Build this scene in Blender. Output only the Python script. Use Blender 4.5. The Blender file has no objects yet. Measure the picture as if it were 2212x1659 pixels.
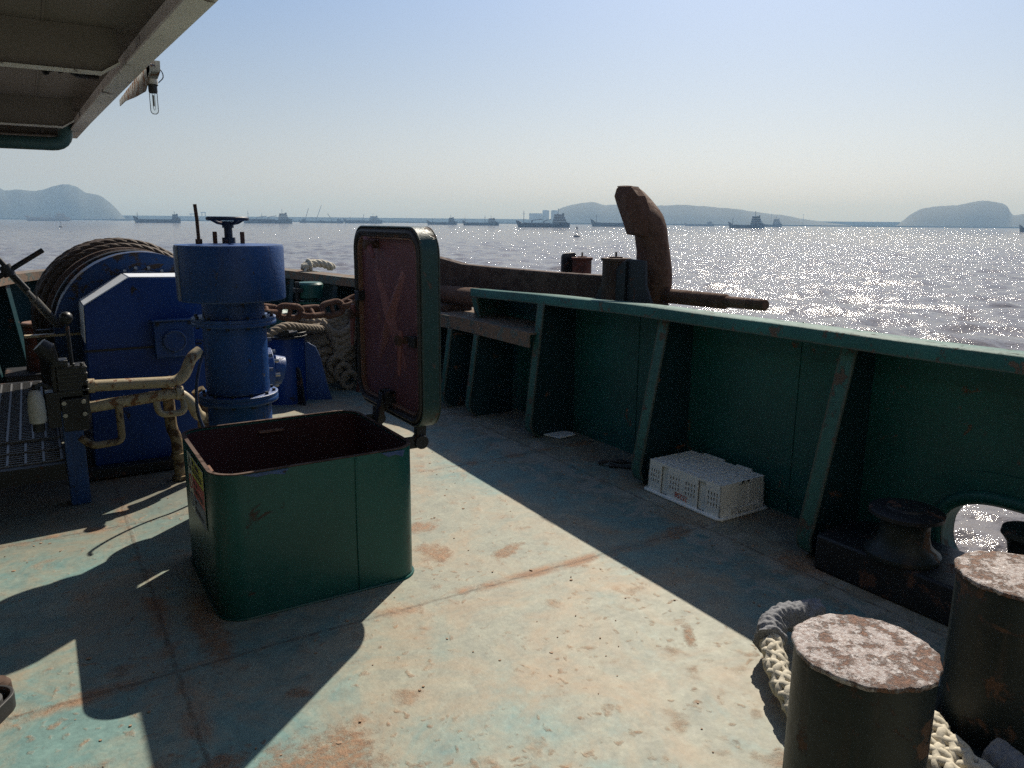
import bpy, bmesh, math, random
import numpy as np
from mathutils import Vector, Matrix, Euler
from mathutils import noise as mnoise
R = math.radians
scene = bpy.context.scene
C = scene.collection
random.seed(7)
rng = np.random.default_rng(11)
SEA_Z = -4.6

# ---------------------------------------------------------------- camera
EYE = Vector((0, 0, 1.6))
PITCH, YAW, ROLL = R(12.0), R(32.0), R(0.5)
fw = Vector((math.sin(YAW)*math.cos(PITCH), math.cos(YAW)*math.cos(PITCH), -math.sin(PITCH)))
rt = Vector((math.cos(YAW), -math.sin(YAW), 0))
up = rt.cross(fw)
rt2 = rt*math.cos(ROLL) + up*math.sin(ROLL)
up2 = up*math.cos(ROLL) - rt*math.sin(ROLL)
cam_data = bpy.data.cameras.new('camera')
cam_data.sensor_width = 36.0
cam_data.lens = 1650/2212*36
cam_data.clip_start = 0.05
cam_data.clip_end = 30000
cam = bpy.data.objects.new('camera', cam_data)
C.objects.link(cam)
m = Matrix((rt2, up2, -fw)).transposed().to_4x4()
m.translation = EYE
cam.matrix_world = m
scene.camera = cam

# ---------------------------------------------------------------- sky, sun, exposure
SUN_AZ, SUN_EL = R(50.0), R(43.0)          # azimuth from ship's bow (+Y) to starboard (+X)
world = bpy.data.worlds.new("World")
scene.world = world
world.use_nodes = True
wn = world.node_tree
for n in list(wn.nodes): wn.nodes.remove(n)
sky = wn.nodes.new('ShaderNodeTexSky')
sky.sky_type = 'NISHITA'
sky.sun_disc = False
sky.sun_elevation = SUN_EL
sky.sun_rotation = SUN_AZ
sky.altitude = 0
sky.air_density = 1.0
sky.dust_density = 1.2
sky.ozone_density = 2.5
bg = wn.nodes.new('ShaderNodeBackground')
bg.inputs['Strength'].default_value = 0.054
wo = wn.nodes.new('ShaderNodeOutputWorld')
tint = wn.nodes.new('ShaderNodeMix'); tint.data_type = 'RGBA'; tint.blend_type = 'MULTIPLY'
tint.inputs[0].default_value = 1.0
tint.inputs[7].default_value = (0.95, 1.0, 1.09, 1)      # camera white balance
wn.links.new(sky.outputs[0], tint.inputs[6])
# milky air low down: the sky loses its colour towards the horizon
bw_ = wn.nodes.new('ShaderNodeRGBToBW'); wn.links.new(tint.outputs[2], bw_.inputs[0])
grey = wn.nodes.new('ShaderNodeMix'); grey.data_type = 'RGBA'; grey.blend_type = 'MULTIPLY'; grey.inputs[0].default_value = 1.0
grey.inputs[7].default_value = (0.91, 0.925, 0.985, 1)
wn.links.new(bw_.outputs[0], grey.inputs[6])
tcw = wn.nodes.new('ShaderNodeTexCoord'); spw = wn.nodes.new('ShaderNodeSeparateXYZ'); wn.links.new(tcw.outputs['Generated'], spw.inputs[0])
mrw = wn.nodes.new('ShaderNodeMapRange'); mrw.inputs[1].default_value = 0.0; mrw.inputs[2].default_value = 0.27; mrw.inputs[3].default_value = 0.92; mrw.inputs[4].default_value = 0.0
wn.links.new(spw.outputs[2], mrw.inputs[0])
mixw = wn.nodes.new('ShaderNodeMix'); mixw.data_type = 'RGBA'
wn.links.new(mrw.outputs[0], mixw.inputs[0]); wn.links.new(tint.outputs[2], mixw.inputs[6]); wn.links.new(grey.outputs[2], mixw.inputs[7])
wn.links.new(mixw.outputs[2], bg.inputs['Color'])
wn.links.new(bg.outputs[0], wo.inputs['Surface'])

sun_d = bpy.data.lights.new('sun', 'SUN')
sun_d.energy = 3.8
sun_d.angle = R(0.5)
sun_d.color = (1.0, 0.92, 0.79)
sun = bpy.data.objects.new('sun', sun_d)
C.objects.link(sun)
sdir = Vector((math.sin(SUN_AZ)*math.cos(SUN_EL), math.cos(SUN_AZ)*math.cos(SUN_EL), math.sin(SUN_EL)))
sun.rotation_euler = sdir.to_track_quat('Z', 'Y').to_euler()
sun.location = (10, 10, 20)

scene.view_settings.view_transform = 'Standard'
scene.view_settings.look = 'None'
scene.view_settings.gamma = 1.0
scene.view_settings.use_curve_mapping = False
scene.view_settings.exposure = 0.75
scene.render.engine = 'CYCLES'
scene.cycles.use_denoising = False
scene.cycles.max_bounces = 6
scene.cycles.volume_bounces = 0
scene.cycles.sample_clamp_indirect = 0.22
scene.cycles.caustics_reflective = False
scene.cycles.caustics_refractive = False
scene.cycles.use_adaptive_sampling = False
scene.cycles.blur_glossy = 4.0

# ================================================================ mesh helpers
class MB:
    def __init__(s): s.v = []; s.f = []
    def add(s, vs, fs):
        o = len(s.v)
        s.v.extend([tuple(p) for p in vs])
        s.f.extend([tuple(i+o for i in f) for f in fs])
        return s
    def box(s, x0, x1, y0, y1, z0, z1):
        vs = [(x0,y0,z0),(x1,y0,z0),(x1,y1,z0),(x0,y1,z0),(x0,y0,z1),(x1,y0,z1),(x1,y1,z1),(x0,y1,z1)]
        return s.add(vs, [(0,3,2,1),(4,5,6,7),(0,1,5,4),(1,2,6,5),(2,3,7,6),(3,0,4,7)])
    def obox(s, c, u, v, w, a, b, d):
        """oriented box: centre c, unit axes u,v,w, full sizes a,b,d"""
        c = Vector(c); u = Vector(u).normalized()*a/2; v = Vector(v).normalized()*b/2; w = Vector(w).normalized()*d/2
        vs = [c-u-v-w, c+u-v-w, c+u+v-w, c-u+v-w, c-u-v+w, c+u-v+w, c+u+v+w, c-u+v+w]
        return s.add(vs, [(0,3,2,1),(4,5,6,7),(0,1,5,4),(1,2,6,5),(2,3,7,6),(3,0,4,7)])
    def bar(s, a, b, wid, hei, upv=(0,0,1)):
        a = Vector(a); b = Vector(b); u = (b-a); L = u.length; u.normalize()
        v = Vector(upv).cross(u)
        if v.length < 1e-4: v = Vector((1,0,0)).cross(u)
        v.normalize(); w = u.cross(v)
        return s.obox((a+b)/2, u, v, w, L, wid, hei)
    def tube(s, pts, r, n=12, closed=False, caps=True):
        pts = [Vector(p) for p in pts]
        N = len(pts)
        rs = r if hasattr(r, '__len__') else [r]*N
        tang = []
        for i in range(N):
            if closed: t = pts[(i+1) % N]-pts[i-1]
            elif i == 0: t = pts[1]-pts[0]
            elif i == N-1: t = pts[-1]-pts[-2]
            else: t = (pts[i+1]-pts[i]).normalized()+(pts[i]-pts[i-1]).normalized()
            tang.append(t.normalized())
        ref = Vector((0,0,1)) if abs(tang[0].z) < .9 else Vector((1,0,0))
        nrm = tang[0].cross(ref).normalized()
        vs = []
        for i in range(N):
            nrm = (nrm - tang[i]*nrm.dot(tang[i])).normalized()
            bn = tang[i].cross(nrm)
            for k in range(n):
                a = 2*math.pi*k/n
                vs.append(pts[i] + (nrm*math.cos(a)+bn*math.sin(a))*rs[i])
        fs = []
        M = N if closed else N-1
        for i in range(M):
            j = (i+1) % N
            for k in range(n):
                fs.append((i*n+k, i*n+(k+1) % n, j*n+(k+1) % n, j*n+k))
        if caps and not closed:
            fs.append(tuple(range(n-1, -1, -1)))
            fs.append(tuple((N-1)*n+k for k in range(n)))
        return s.add(vs, fs)
    def cyl(s, a, b, r, n=24, r2=None):
        return s.tube([a, b], [r, r if r2 is None else r2], n)
    def lathe(s, c, prof, n=36, axis=(0,0,1), cap=True):
        """prof: list of (radius, height along axis)"""
        c = Vector(c); ax = Vector(axis).normalized()
        ref = Vector((1,0,0)) if abs(ax.x) < .9 else Vector((0,1,0))
        u = (ref-ax*ref.dot(ax)).normalized(); v = ax.cross(u)
        vs = []; fs = []
        for (r, h) in prof:
            for k in range(n):
                a = 2*math.pi*k/n
                vs.append(c+ax*h+(u*math.cos(a)+v*math.sin(a))*r)
        for i in range(len(prof)-1):
            for k in range(n):
                fs.append((i*n+k, i*n+(k+1) % n, (i+1)*n+(k+1) % n, (i+1)*n+k))
        if cap:
            fs.append(tuple(range(n-1, -1, -1)))
            fs.append(tuple((len(prof)-1)*n+k for k in range(n)))
        return s.add(vs, fs)
    def prism(s, poly, o, u, v, w):
        """polygon poly in (u,v) at origin o, extruded by vector w"""
        o = Vector(o); u = Vector(u); v = Vector(v); w = Vector(w)
        n = len(poly)
        base = [o+u*a+v*b for a, b in poly]
        vs = base+[p+w for p in base]
        fs = [tuple(range(n-1, -1, -1)), tuple(range(n, 2*n))]
        for i in range(n):
            j = (i+1) % n
            fs.append((i, j, n+j, n+i))
        return s.add(vs, fs)
    def ring(s, outer, inner, o, u, v, w):
        """flat ring between two equal-length loops, extruded by w"""
        o = Vector(o); u = Vector(u); v = Vector(v); w = Vector(w)
        n = len(outer)
        vs = [o+u*a+v*b for a, b in outer]+[o+u*a+v*b for a, b in inner]
        vs += [p+w for p in vs]
        fs = []
        for i in range(n):
            j = (i+1) % n
            fs += [(i, n+i, n+j, j), (2*n+i, 2*n+j, 3*n+j, 3*n+i), (i, j, 2*n+j, 2*n+i), (n+i, 3*n+i, 3*n+j, n+j)]
        return s.add(vs, fs)
    def rope(s, path, rad, strands=3, pitch=.12, n=7, step=.012, closed=False):
        P = resample(path, step)
        N = len(P)
        sr = rad*.56
        tang = [(P[min(i+1, N-1)]-P[max(i-1, 0)]).normalized() for i in range(N)]
        ref = Vector((0,0,1)) if abs(tang[0].z) < .9 else Vector((1,0,0))
        nrm = tang[0].cross(ref).normalized()
        frames = []
        for i in range(N):
            nrm = (nrm-tang[i]*nrm.dot(tang[i])).normalized()
            frames.append((nrm.copy(), tang[i].cross(nrm)))
        for k in range(strands):
            pts = []
            for i in range(N):
                a = 2*math.pi*(i*step/pitch + k/strands)
                pts.append(P[i]+(frames[i][0]*math.cos(a)+frames[i][1]*math.sin(a))*(rad-sr))
            s.tube(pts, sr, n)
        return s
    def braid(s, path, rad, pairs=4, pitch=.16, step=.012):
        """plaited rope: strands wound both ways, weaving over and under"""
        P = resample(path, step)
        N = len(P)
        sr = rad*.36
        tang = [(P[min(i+1, N-1)]-P[max(i-1, 0)]).normalized() for i in range(N)]
        ref = Vector((0,0,1)) if abs(tang[0].z) < .9 else Vector((1,0,0))
        nrm = tang[0].cross(ref).normalized()
        frames = []
        for i in range(N):
            nrm = (nrm-tang[i]*nrm.dot(tang[i])).normalized()
            frames.append((nrm.copy(), tang[i].cross(nrm)))
        for d in (1, -1):
            for k in range(pairs):
                pts = []
                for i in range(N):
                    ph = 2*math.pi*(i*step/pitch)
                    a = d*ph + 2*math.pi*k/pairs
                    rr = (rad-sr)*(1+.16*d*math.sin(pairs*ph+math.pi*k))
                    pts.append(P[i]+(frames[i][0]*math.cos(a)+frames[i][1]*math.sin(a))*rr)
                s.tube(pts, sr, 6)
        return s
    def build(s, name, mat, parent=None, bevel=0, seg=2, ang=38, sub=0):
        me = bpy.data.meshes.new(name)
        bm = bmesh.new()
        vv = [bm.verts.new(p) for p in s.v]
        for f in s.f:
            try: bm.faces.new([vv[i] for i in f])
            except ValueError: pass
        bmesh.ops.recalc_face_normals(bm, faces=bm.faces)
        for f in bm.faces: f.smooth = True
        for e in bm.edges:
            if len(e.link_faces) == 2:
                try: e.smooth = e.calc_face_angle() < R(ang)
                except ValueError: pass
        bm.to_mesh(me); bm.free()
        me.materials.append(mat)
        o = bpy.data.objects.new(name, me)
        C.objects.link(o)
        if parent is not None: attach(o, parent)
        if bevel:
            b = o.modifiers.new('bevel', 'BEVEL'); b.width = bevel; b.segments = seg
            b.limit_method = 'ANGLE'; b.angle_limit = R(40)
        return o

def resample(path, step):
    path = [Vector(p) for p in path]
    d = [0]
    for a, b in zip(path, path[1:]): d.append(d[-1]+(b-a).length)
    n = max(3, int(d[-1]/step)); out = []; j = 0
    for i in range(n+1):
        t = d[-1]*i/n
        while j < len(path)-2 and d[j+1] < t: j += 1
        k = (t-d[j])/max(1e-9, d[j+1]-d[j])
        out.append(path[j].lerp(path[j+1], k))
    return out

def spline(pts, per=10, closed=False):
    """Catmull-Rom through pts"""
    P = [Vector(p) for p in pts]; n = len(P); out = []
    rngi = range(n if closed else n-1)
    for i in rngi:
        p1, p2 = P[i], P[(i+1) % n]
        p0 = P[i-1] if (i > 0 or closed) else p1*2-p2
        p3 = P[(i+2) % n] if (i+2 < n or closed) else p2*2-p1
        for k in range(per):
            t = k/per
            out.append(.5*((2*p1)+(p2-p0)*t+(2*p0-5*p1+4*p2-p3)*t*t+(3*p1-p0-3*p2+p3)*t**3))
    if not closed: out.append(P[-1])
    return out

def bend(pts, r, per=6):
    """polyline with rounded corners of radius r"""
    P = [Vector(p) for p in pts]; out = [P[0]]
    for i in range(1, len(P)-1):
        a = (P[i-1]-P[i]); b = (P[i+1]-P[i])
        q = min(r, a.length*.48, b.length*.48)
        A = P[i]+a.normalized()*q; B = P[i]+b.normalized()*q
        for k in range(per+1):
            t = k/per
            out.append(A*(1-t)**2+P[i]*2*t*(1-t)+B*t*t)
    out.append(P[-1]); return out

def rrect(x0, x1, y0, y1, r, n=8):
    out = []
    for cx, cy, a0 in ((x1-r, y0+r, -90), (x1-r, y1-r, 0), (x0+r, y1-r, 90), (x0+r, y0+r, 180)):
        for k in range(n+1):
            a = R(a0+90*k/n); out.append((cx+r*math.cos(a), cy+r*math.sin(a)))
    return out

BASES = {}
def attach(o, parent):
    o.parent = parent
    b = BASES.get(parent.name, Vector((0,0,0)))
    o.matrix_parent_inverse = Matrix.Translation(-b)

def tag(o, label=None, cat=None, group=None, kind=None):
    if label: o['label'] = label
    if cat: o['category'] = cat
    if group: o['group'] = group
    if kind: o['kind'] = kind
    return o

def thing(name, label, cat, loc, group=None):
    o = bpy.data.objects.new(name, None)
    o.empty_display_size = .1
    C.objects.link(o)
    o.location = loc
    BASES[o.name] = Vector(loc)
    return tag(o, label, cat, group)

# ================================================================ materials
def newmat(name):
    mt = bpy.data.materials.new(name); mt.use_nodes = True
    nt = mt.node_tree
    return mt, nt, nt.nodes['Principled BSDF']

def N(nt, t, **kw):
    n = nt.nodes.new(t)
    for k, v in kw.items():
        if k in n.inputs: n.inputs[k].default_value = v
        else: setattr(n, k, v)
    return n

def mixrgb(nt, fac, a, b, blend='MIX'):
    n = nt.nodes.new('ShaderNodeMix'); n.data_type = 'RGBA'; n.blend_type = blend
    for i, x in ((0, fac), (6, a), (7, b)):
        if hasattr(x, 'is_output'): nt.links.new(x, n.inputs[i])
        elif i == 0: n.inputs[0].default_value = x
        else: n.inputs[i].default_value = (*x, 1)
    return n.outputs[2]

def math_(nt, op, a, b=None, c=None, clamp=False):
    n = nt.nodes.new('ShaderNodeMath'); n.operation = op; n.use_clamp = clamp
    for i, x in enumerate((a, b, c)):
        if x is None: continue
        if hasattr(x, 'is_output'): nt.links.new(x, n.inputs[i])
        else: n.inputs[i].default_value = x
    return n.outputs[0]

def ramp(nt, fac, lo, hi):
    n = nt.nodes.new('ShaderNodeMapRange'); n.clamp = True
    n.inputs[1].default_value = lo; n.inputs[2].default_value = hi
    nt.links.new(fac, n.inputs[0])
    return n.outputs[0]

def noise(nt, vec, scale, detail=6, rough=.55, dist=0.0):
    n = nt.nodes.new('ShaderNodeTexNoise')
    n.inputs['Scale'].default_value = scale; n.inputs['Detail'].default_value = detail
    n.inputs['Roughness'].default_value = rough; n.inputs['Distortion'].default_value = dist
    if vec is not None: nt.links.new(vec, n.inputs['Vector'])
    return n.outputs['Fac']

def coords(nt, scale=(1,1,1), off=(0,0,0)):
    tc = nt.nodes.new('ShaderNodeTexCoord')
    mp = nt.nodes.new('ShaderNodeMapping')
    mp.inputs['Scale'].default_value = scale; mp.inputs['Location'].default_value = off
    nt.links.new(tc.outputs['Object'], mp.inputs['Vector'])
    return mp.outputs['Vector']

def paint(name, col, rust=.35, rough=.45, scale=3.0, rustcol=(.13,.055,.028), bump=.25, var=.25, edge=0.0, streak=0.0, metal=0.0, dirt=.3, spec=.35, edgecol=None, edge_r=.018, buckle=0.0):
    """weathered steel paint: tone drift, dirt, rust blotches, worn edges, orange-peel bump"""
    mt, nt, bs = newmat(name)
    v = coords(nt)
    big = noise(nt, v, scale*.45, 4)
    fine = noise(nt, v, scale*9, 8, .65)
    mid = noise(nt, v, scale*2.2, 10, .68, .4)
    bigm = math_(nt, 'ADD', math_(nt, 'MULTIPLY', big, .6), math_(nt, 'MULTIPLY', fine, .4))
    c1 = mixrgb(nt, ramp(nt, bigm, .36, .64), tuple(x*(1-var) for x in col), tuple(min(1, x*(1+var)) for x in col))
    g = sum(col)/3
    c2 = mixrgb(nt, math_(nt, 'MULTIPLY', ramp(nt, fine, .45, .75), dirt), c1, (g*.6+.01, g*.55+.01, g*.48+.008))
    mask = ramp(nt, mid, .66-rust*.34, .705-rust*.34)
    if streak:
        vs = coords(nt, (1, 1, .12))
        st = ramp(nt, noise(nt, vs, scale*4, 6, .6), .56, .75)
        mask = math_(nt, 'MAXIMUM', mask, math_(nt, 'MULTIPLY', st, streak))
    if edge:
        bv = N(nt, 'ShaderNodeBevel', samples=5); bv.inputs['Radius'].default_value = edge_r
        geo = nt.nodes.new('ShaderNodeNewGeometry')
        dp = nt.nodes.new('ShaderNodeVectorMath'); dp.operation = 'DOT_PRODUCT'
        nt.links.new(bv.outputs[0], dp.inputs[0]); nt.links.new(geo.outputs['Normal'], dp.inputs[1])
        e = ramp(nt, math_(nt, 'ADD', dp.outputs['Value'], math_(nt, 'MULTIPLY', math_(nt, 'SUBTRACT', mid, .5), .35)), .97, .80)
        em = math_(nt, 'MULTIPLY', e, edge)
        if edgecol is None: mask = math_(nt, 'MAXIMUM', mask, em)
        else: c2 = mixrgb(nt, em, c2, edgecol)
    rc = mixrgb(nt, fine, tuple(x*.55 for x in rustcol), tuple(min(1, x*1.7) for x in rustcol))
    c3 = mixrgb(nt, mask, c2, rc)
    nt.links.new(c3, bs.inputs['Base Color'])
    rr = math_(nt, 'ADD', math_(nt, 'MULTIPLY', mask, .4), math_(nt, 'ADD', rough-.06, math_(nt, 'MULTIPLY', fine, .14)), clamp=True)
    nt.links.new(rr, bs.inputs['Roughness'])
    bs.inputs['Metallic'].default_value = metal
    bs.inputs['Specular IOR Level'].default_value = spec
    h = math_(nt, 'ADD', math_(nt, 'MULTIPLY', fine, .35), math_(nt, 'ADD', math_(nt, 'MULTIPLY', mid, .5), math_(nt, 'MULTIPLY', mask, -.35)))
    if buckle: h = math_(nt, 'ADD', h, math_(nt, 'MULTIPLY', big, buckle))
    bp = N(nt, 'ShaderNodeBump'); bp.inputs['Strength'].default_value = bump; bp.inputs['Distance'].default_value = .012
    nt.links.new(h, bp.inputs['Height']); nt.links.new(bp.outputs[0], bs.inputs['Normal'])
    return mt

def plain(name, col, rough=.6, var=.15, scale=12, bump=.15, metal=0, spec=.5, dist=.005):
    mt, nt, bs = newmat(name)
    v = coords(nt)
    f = noise(nt, v, scale, 7, .6)
    c = mixrgb(nt, f, tuple(x*(1-var) for x in col), tuple(min(1, x*(1+var)) for x in col))
    nt.links.new(c, bs.inputs['Base Color'])
    bs.inputs['Roughness'].default_value = rough; bs.inputs['Metallic'].default_value = metal
    bs.inputs['Specular IOR Level'].default_value = spec
    bp = N(nt, 'ShaderNodeBump'); bp.inputs['Strength'].default_value = bump; bp.inputs['Distance'].default_value = dist
    nt.links.new(f, bp.inputs['Height']); nt.links.new(bp.outputs[0], bs.inputs['Normal'])
    return mt

GREEN = (.030, .105, .088)
M = {}
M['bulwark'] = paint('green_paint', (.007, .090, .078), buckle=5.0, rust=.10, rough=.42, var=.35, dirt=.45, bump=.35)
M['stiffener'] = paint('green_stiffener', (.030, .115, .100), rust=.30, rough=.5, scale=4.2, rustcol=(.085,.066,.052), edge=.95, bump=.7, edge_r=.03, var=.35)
M['web'] = paint('green_shaded', (.005, .034, .042), rust=.06, rough=.45, var=.3, dirt=.4, bump=.3)  # same green darkened: shade of aft-facing webs and unlit bow put into colour
M['rail'] = paint('green_rail', (.028, .120, .105), rust=.20, rough=.6, scale=6, rustcol=(.10,.075,.058), edge=.9, bump=.6, edge_r=.02, var=.3, spec=.2)
M['rusty_rail'] = paint('rusty_rail', (.10, .12, .105), rust=.62, rough=.6, scale=4, rustcol=(.16,.11,.08), edge=.5, bump=.6)
M['coaming'] = paint('green_coaming', (.006, .078, .068), buckle=3.0, rust=.08, rough=.36, var=.28, dirt=.3, bump=.35, rustcol=(.05,.03,.022))
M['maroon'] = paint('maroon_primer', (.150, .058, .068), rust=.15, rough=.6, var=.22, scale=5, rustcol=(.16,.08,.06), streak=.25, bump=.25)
M['rim'] = paint('rusty_rim', (.20, .12, .09), rust=.5, rough=.7, scale=9, rustcol=(.17,.09,.06), bump=.5)
M['blue'] = paint('blue_paint', (.002, .048, .195), rust=.12, rough=.42, var=.35, scale=8, rustcol=(.045,.038,.034), bump=.6, streak=.3, edge=.6, edgecol=(.13,.16,.19), spec=.4)
M['drum_paint'] = paint('drum_paint', (.004, .034, .120), rust=.40, rough=.5, scale=5, rustcol=(.035,.026,.022), bump=.5, edge=.7, edgecol=(.16,.11,.08), edge_r=.015)
M['blue_light'] = paint('blue_light', (.10, .16, .26), rust=.2, rough=.5, scale=4, bump=.4, edge=.5)
M['blue_plate'] = paint('blue_plate', (.002, .040, .20), rust=.09, rough=.45, var=.3, bump=.3, streak=.15, rustcol=(.03,.025,.025), spec=.28)
M['white_edge'] = paint('white_edge', (.62, .66, .72), rust=.1, rough=.5, var=.1, scale=6, bump=.2)
M['dark'] = paint('dark_paint', (.016, .018, .022), rust=.25, rough=.5, scale=4, rustcol=(.09,.045,.03), bump=.4)
M['black_grease'] = paint('black_grease', (.014, .015, .017), rust=.12, rough=.38, scale=8, rustcol=(.05,.03,.02), bump=.5, edge=.25, edgecol=(.25,.24,.2))
M['charcoal_green'] = paint('charcoal_green', (.012, .019, .018), rust=.30, rough=.45, scale=3.4, rustcol=(.085,.048,.030), bump=.6, streak=.35, var=.45)
M['rust'] = paint('bare_rust', (.120, .058, .035), rust=.5, rough=.85, scale=5, rustcol=(.085,.042,.028), bump=.8, var=.35)
M['rust_dark'] = paint('dark_rust', (.085, .050, .036), rust=.45, rough=.8, scale=4, rustcol=(.055,.032,.025), bump=.9, var=.35)
M['rust_red'] = paint('red_rust', (.14, .050, .035), rust=.4, rough=.8, scale=6, rustcol=(.06,.03,.025), bump=.7, var=.3)
M['cream'] = paint('cream_pipe', (.40, .33, .21), rust=.36, rough=.45, scale=8, rustcol=(.17,.075,.03), bump=.35, var=.15, streak=.2)
M['cream_dirty'] = paint('cream_dirty', (.25, .19, .11), rust=.5, rough=.5, scale=6, rustcol=(.06,.035,.02), bump=.4)
M['overhead'] = paint('grey_overhead', (.225, .20, .18), rust=.05, rough=.7, var=.12, scale=2, bump=.15, dirt=.35)
M['overhead_edge'] = paint('grey_edge', (.80, .79, .76), rust=.18, rough=.6, var=.15, scale=5, bump=.4, rustcol=(.15,.13,.12))
M['lamp_bracket'] = paint('lamp_bracket', (.30, .31, .31), rust=.45, rough=.6, scale=9, rustcol=(.16,.08,.045), bump=.4)
M['teal_pipe'] = paint('teal_pipe', (.05, .12, .125), rust=.12, rough=.4, scale=5, rustcol=(.2,.18,.16), bump=.2)
M['lid_green'] = paint('lid_green', (.007, .042, .042), rust=.2, rough=.4, scale=4, rustcol=(.07,.05,.04), bump=.5, edge=.5)
M['lid_dark'] = paint('lid_dark', (.035, .028, .028), rust=.3, rough=.6, scale=8, rustcol=(.12,.07,.05), bump=.8)
M['steel'] = plain('worn_steel', (.32, .31, .29), .35, .3, 30, .2, .7)
M['galv'] = plain('galvanised', (.17, .17, .17), .45, .3, 25, .2, .5)
M['plastic'] = plain('white_plastic', (.80, .79, .74), .45, .08, 9, .1)
M['plastic_dirty'] = plain('dirty_plastic', (.46, .45, .42), .6, .3, 14, .2)
M['paper'] = plain('paper', (.72, .73, .72), .9, .05, 10, .2)
M['black_rubber'] = plain('black_rubber', (.02, .02, .022), .6, .3, 30, .3)
M['cable'] = plain('blue_cable', (.02, .04, .10), .5, .2, 10, .1)
M['canvas'] = plain('grey_canvas', (.20, .205, .22), .95, .45, 45, .9, dist=.01)
M['rope'] = plain('cream_rope', (.50, .455, .36), .95, .4, 90, .5, dist=.003)
M['rope_old'] = plain('old_rope', (.23, .188, .140), .95, .45, 40, .8, dist=.006)
M['wire'] = plain('wire_rope', (.066, .044, .030), .75, .5, 50, .8, .15, dist=.006)
M['yellow'] = plain('yellow_print', (.75, .70, .12), .5, .08)
M['red'] = plain('red_print', (.60, .09, .09), .5, .1)
M['blueprint'] = plain('blue_print', (.10, .15, .28), .5, .15)
M['white'] = plain('white_print', (.80, .80, .70), .5, .1)
M['ink'] = plain('black_ink', (.03, .03, .03), .6, .1)
M['redink'] = plain('red_ink', (.45, .07, .04), .6, .2)
M['pink'] = plain('pink_plastic', (.75, .38, .33), .5, .15)
M['flake'] = plain('paint_flake', (.30, .20, .13), .8, .6, 90, .3)

def captop():
    """bitt caps: pale paint flaking off to brown rust"""
    mt, nt, bs = newmat('flaking_cap')
    v = coords(nt)
    a = noise(nt, v, 24, 12, .75); b = noise(nt, v, 80, 8, .75); c = noise(nt, v, 6, 4)
    m1 = ramp(nt, math_(nt, 'ADD', a, math_(nt, 'MULTIPLY', math_(nt, 'SUBTRACT', c, .5), .6)), .47, .55)
    pale = mixrgb(nt, ramp(nt, b, .40, .60), (.58, .545, .53), (.30, .215, .185))
    rst = mixrgb(nt, ramp(nt, b, .38, .62), (.055, .026, .018), (.26, .12, .065))
    nt.links.new(mixrgb(nt, m1, pale, rst), bs.inputs['Base Color'])
    bs.inputs['Roughness'].default_value = .5
    bp = N(nt, 'ShaderNodeBump'); bp.inputs['Strength'].default_value = 1.0; bp.inputs['Distance'].default_value = .012
    h = math_(nt, 'ADD', math_(nt, 'MULTIPLY', m1, -.35), math_(nt, 'MULTIPLY', b, .8))
    nt.links.new(h, bp.inputs['Height']); nt.links.new(bp.outputs[0], bs.inputs['Normal'])
    return mt
M['captop'] = captop()

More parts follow.
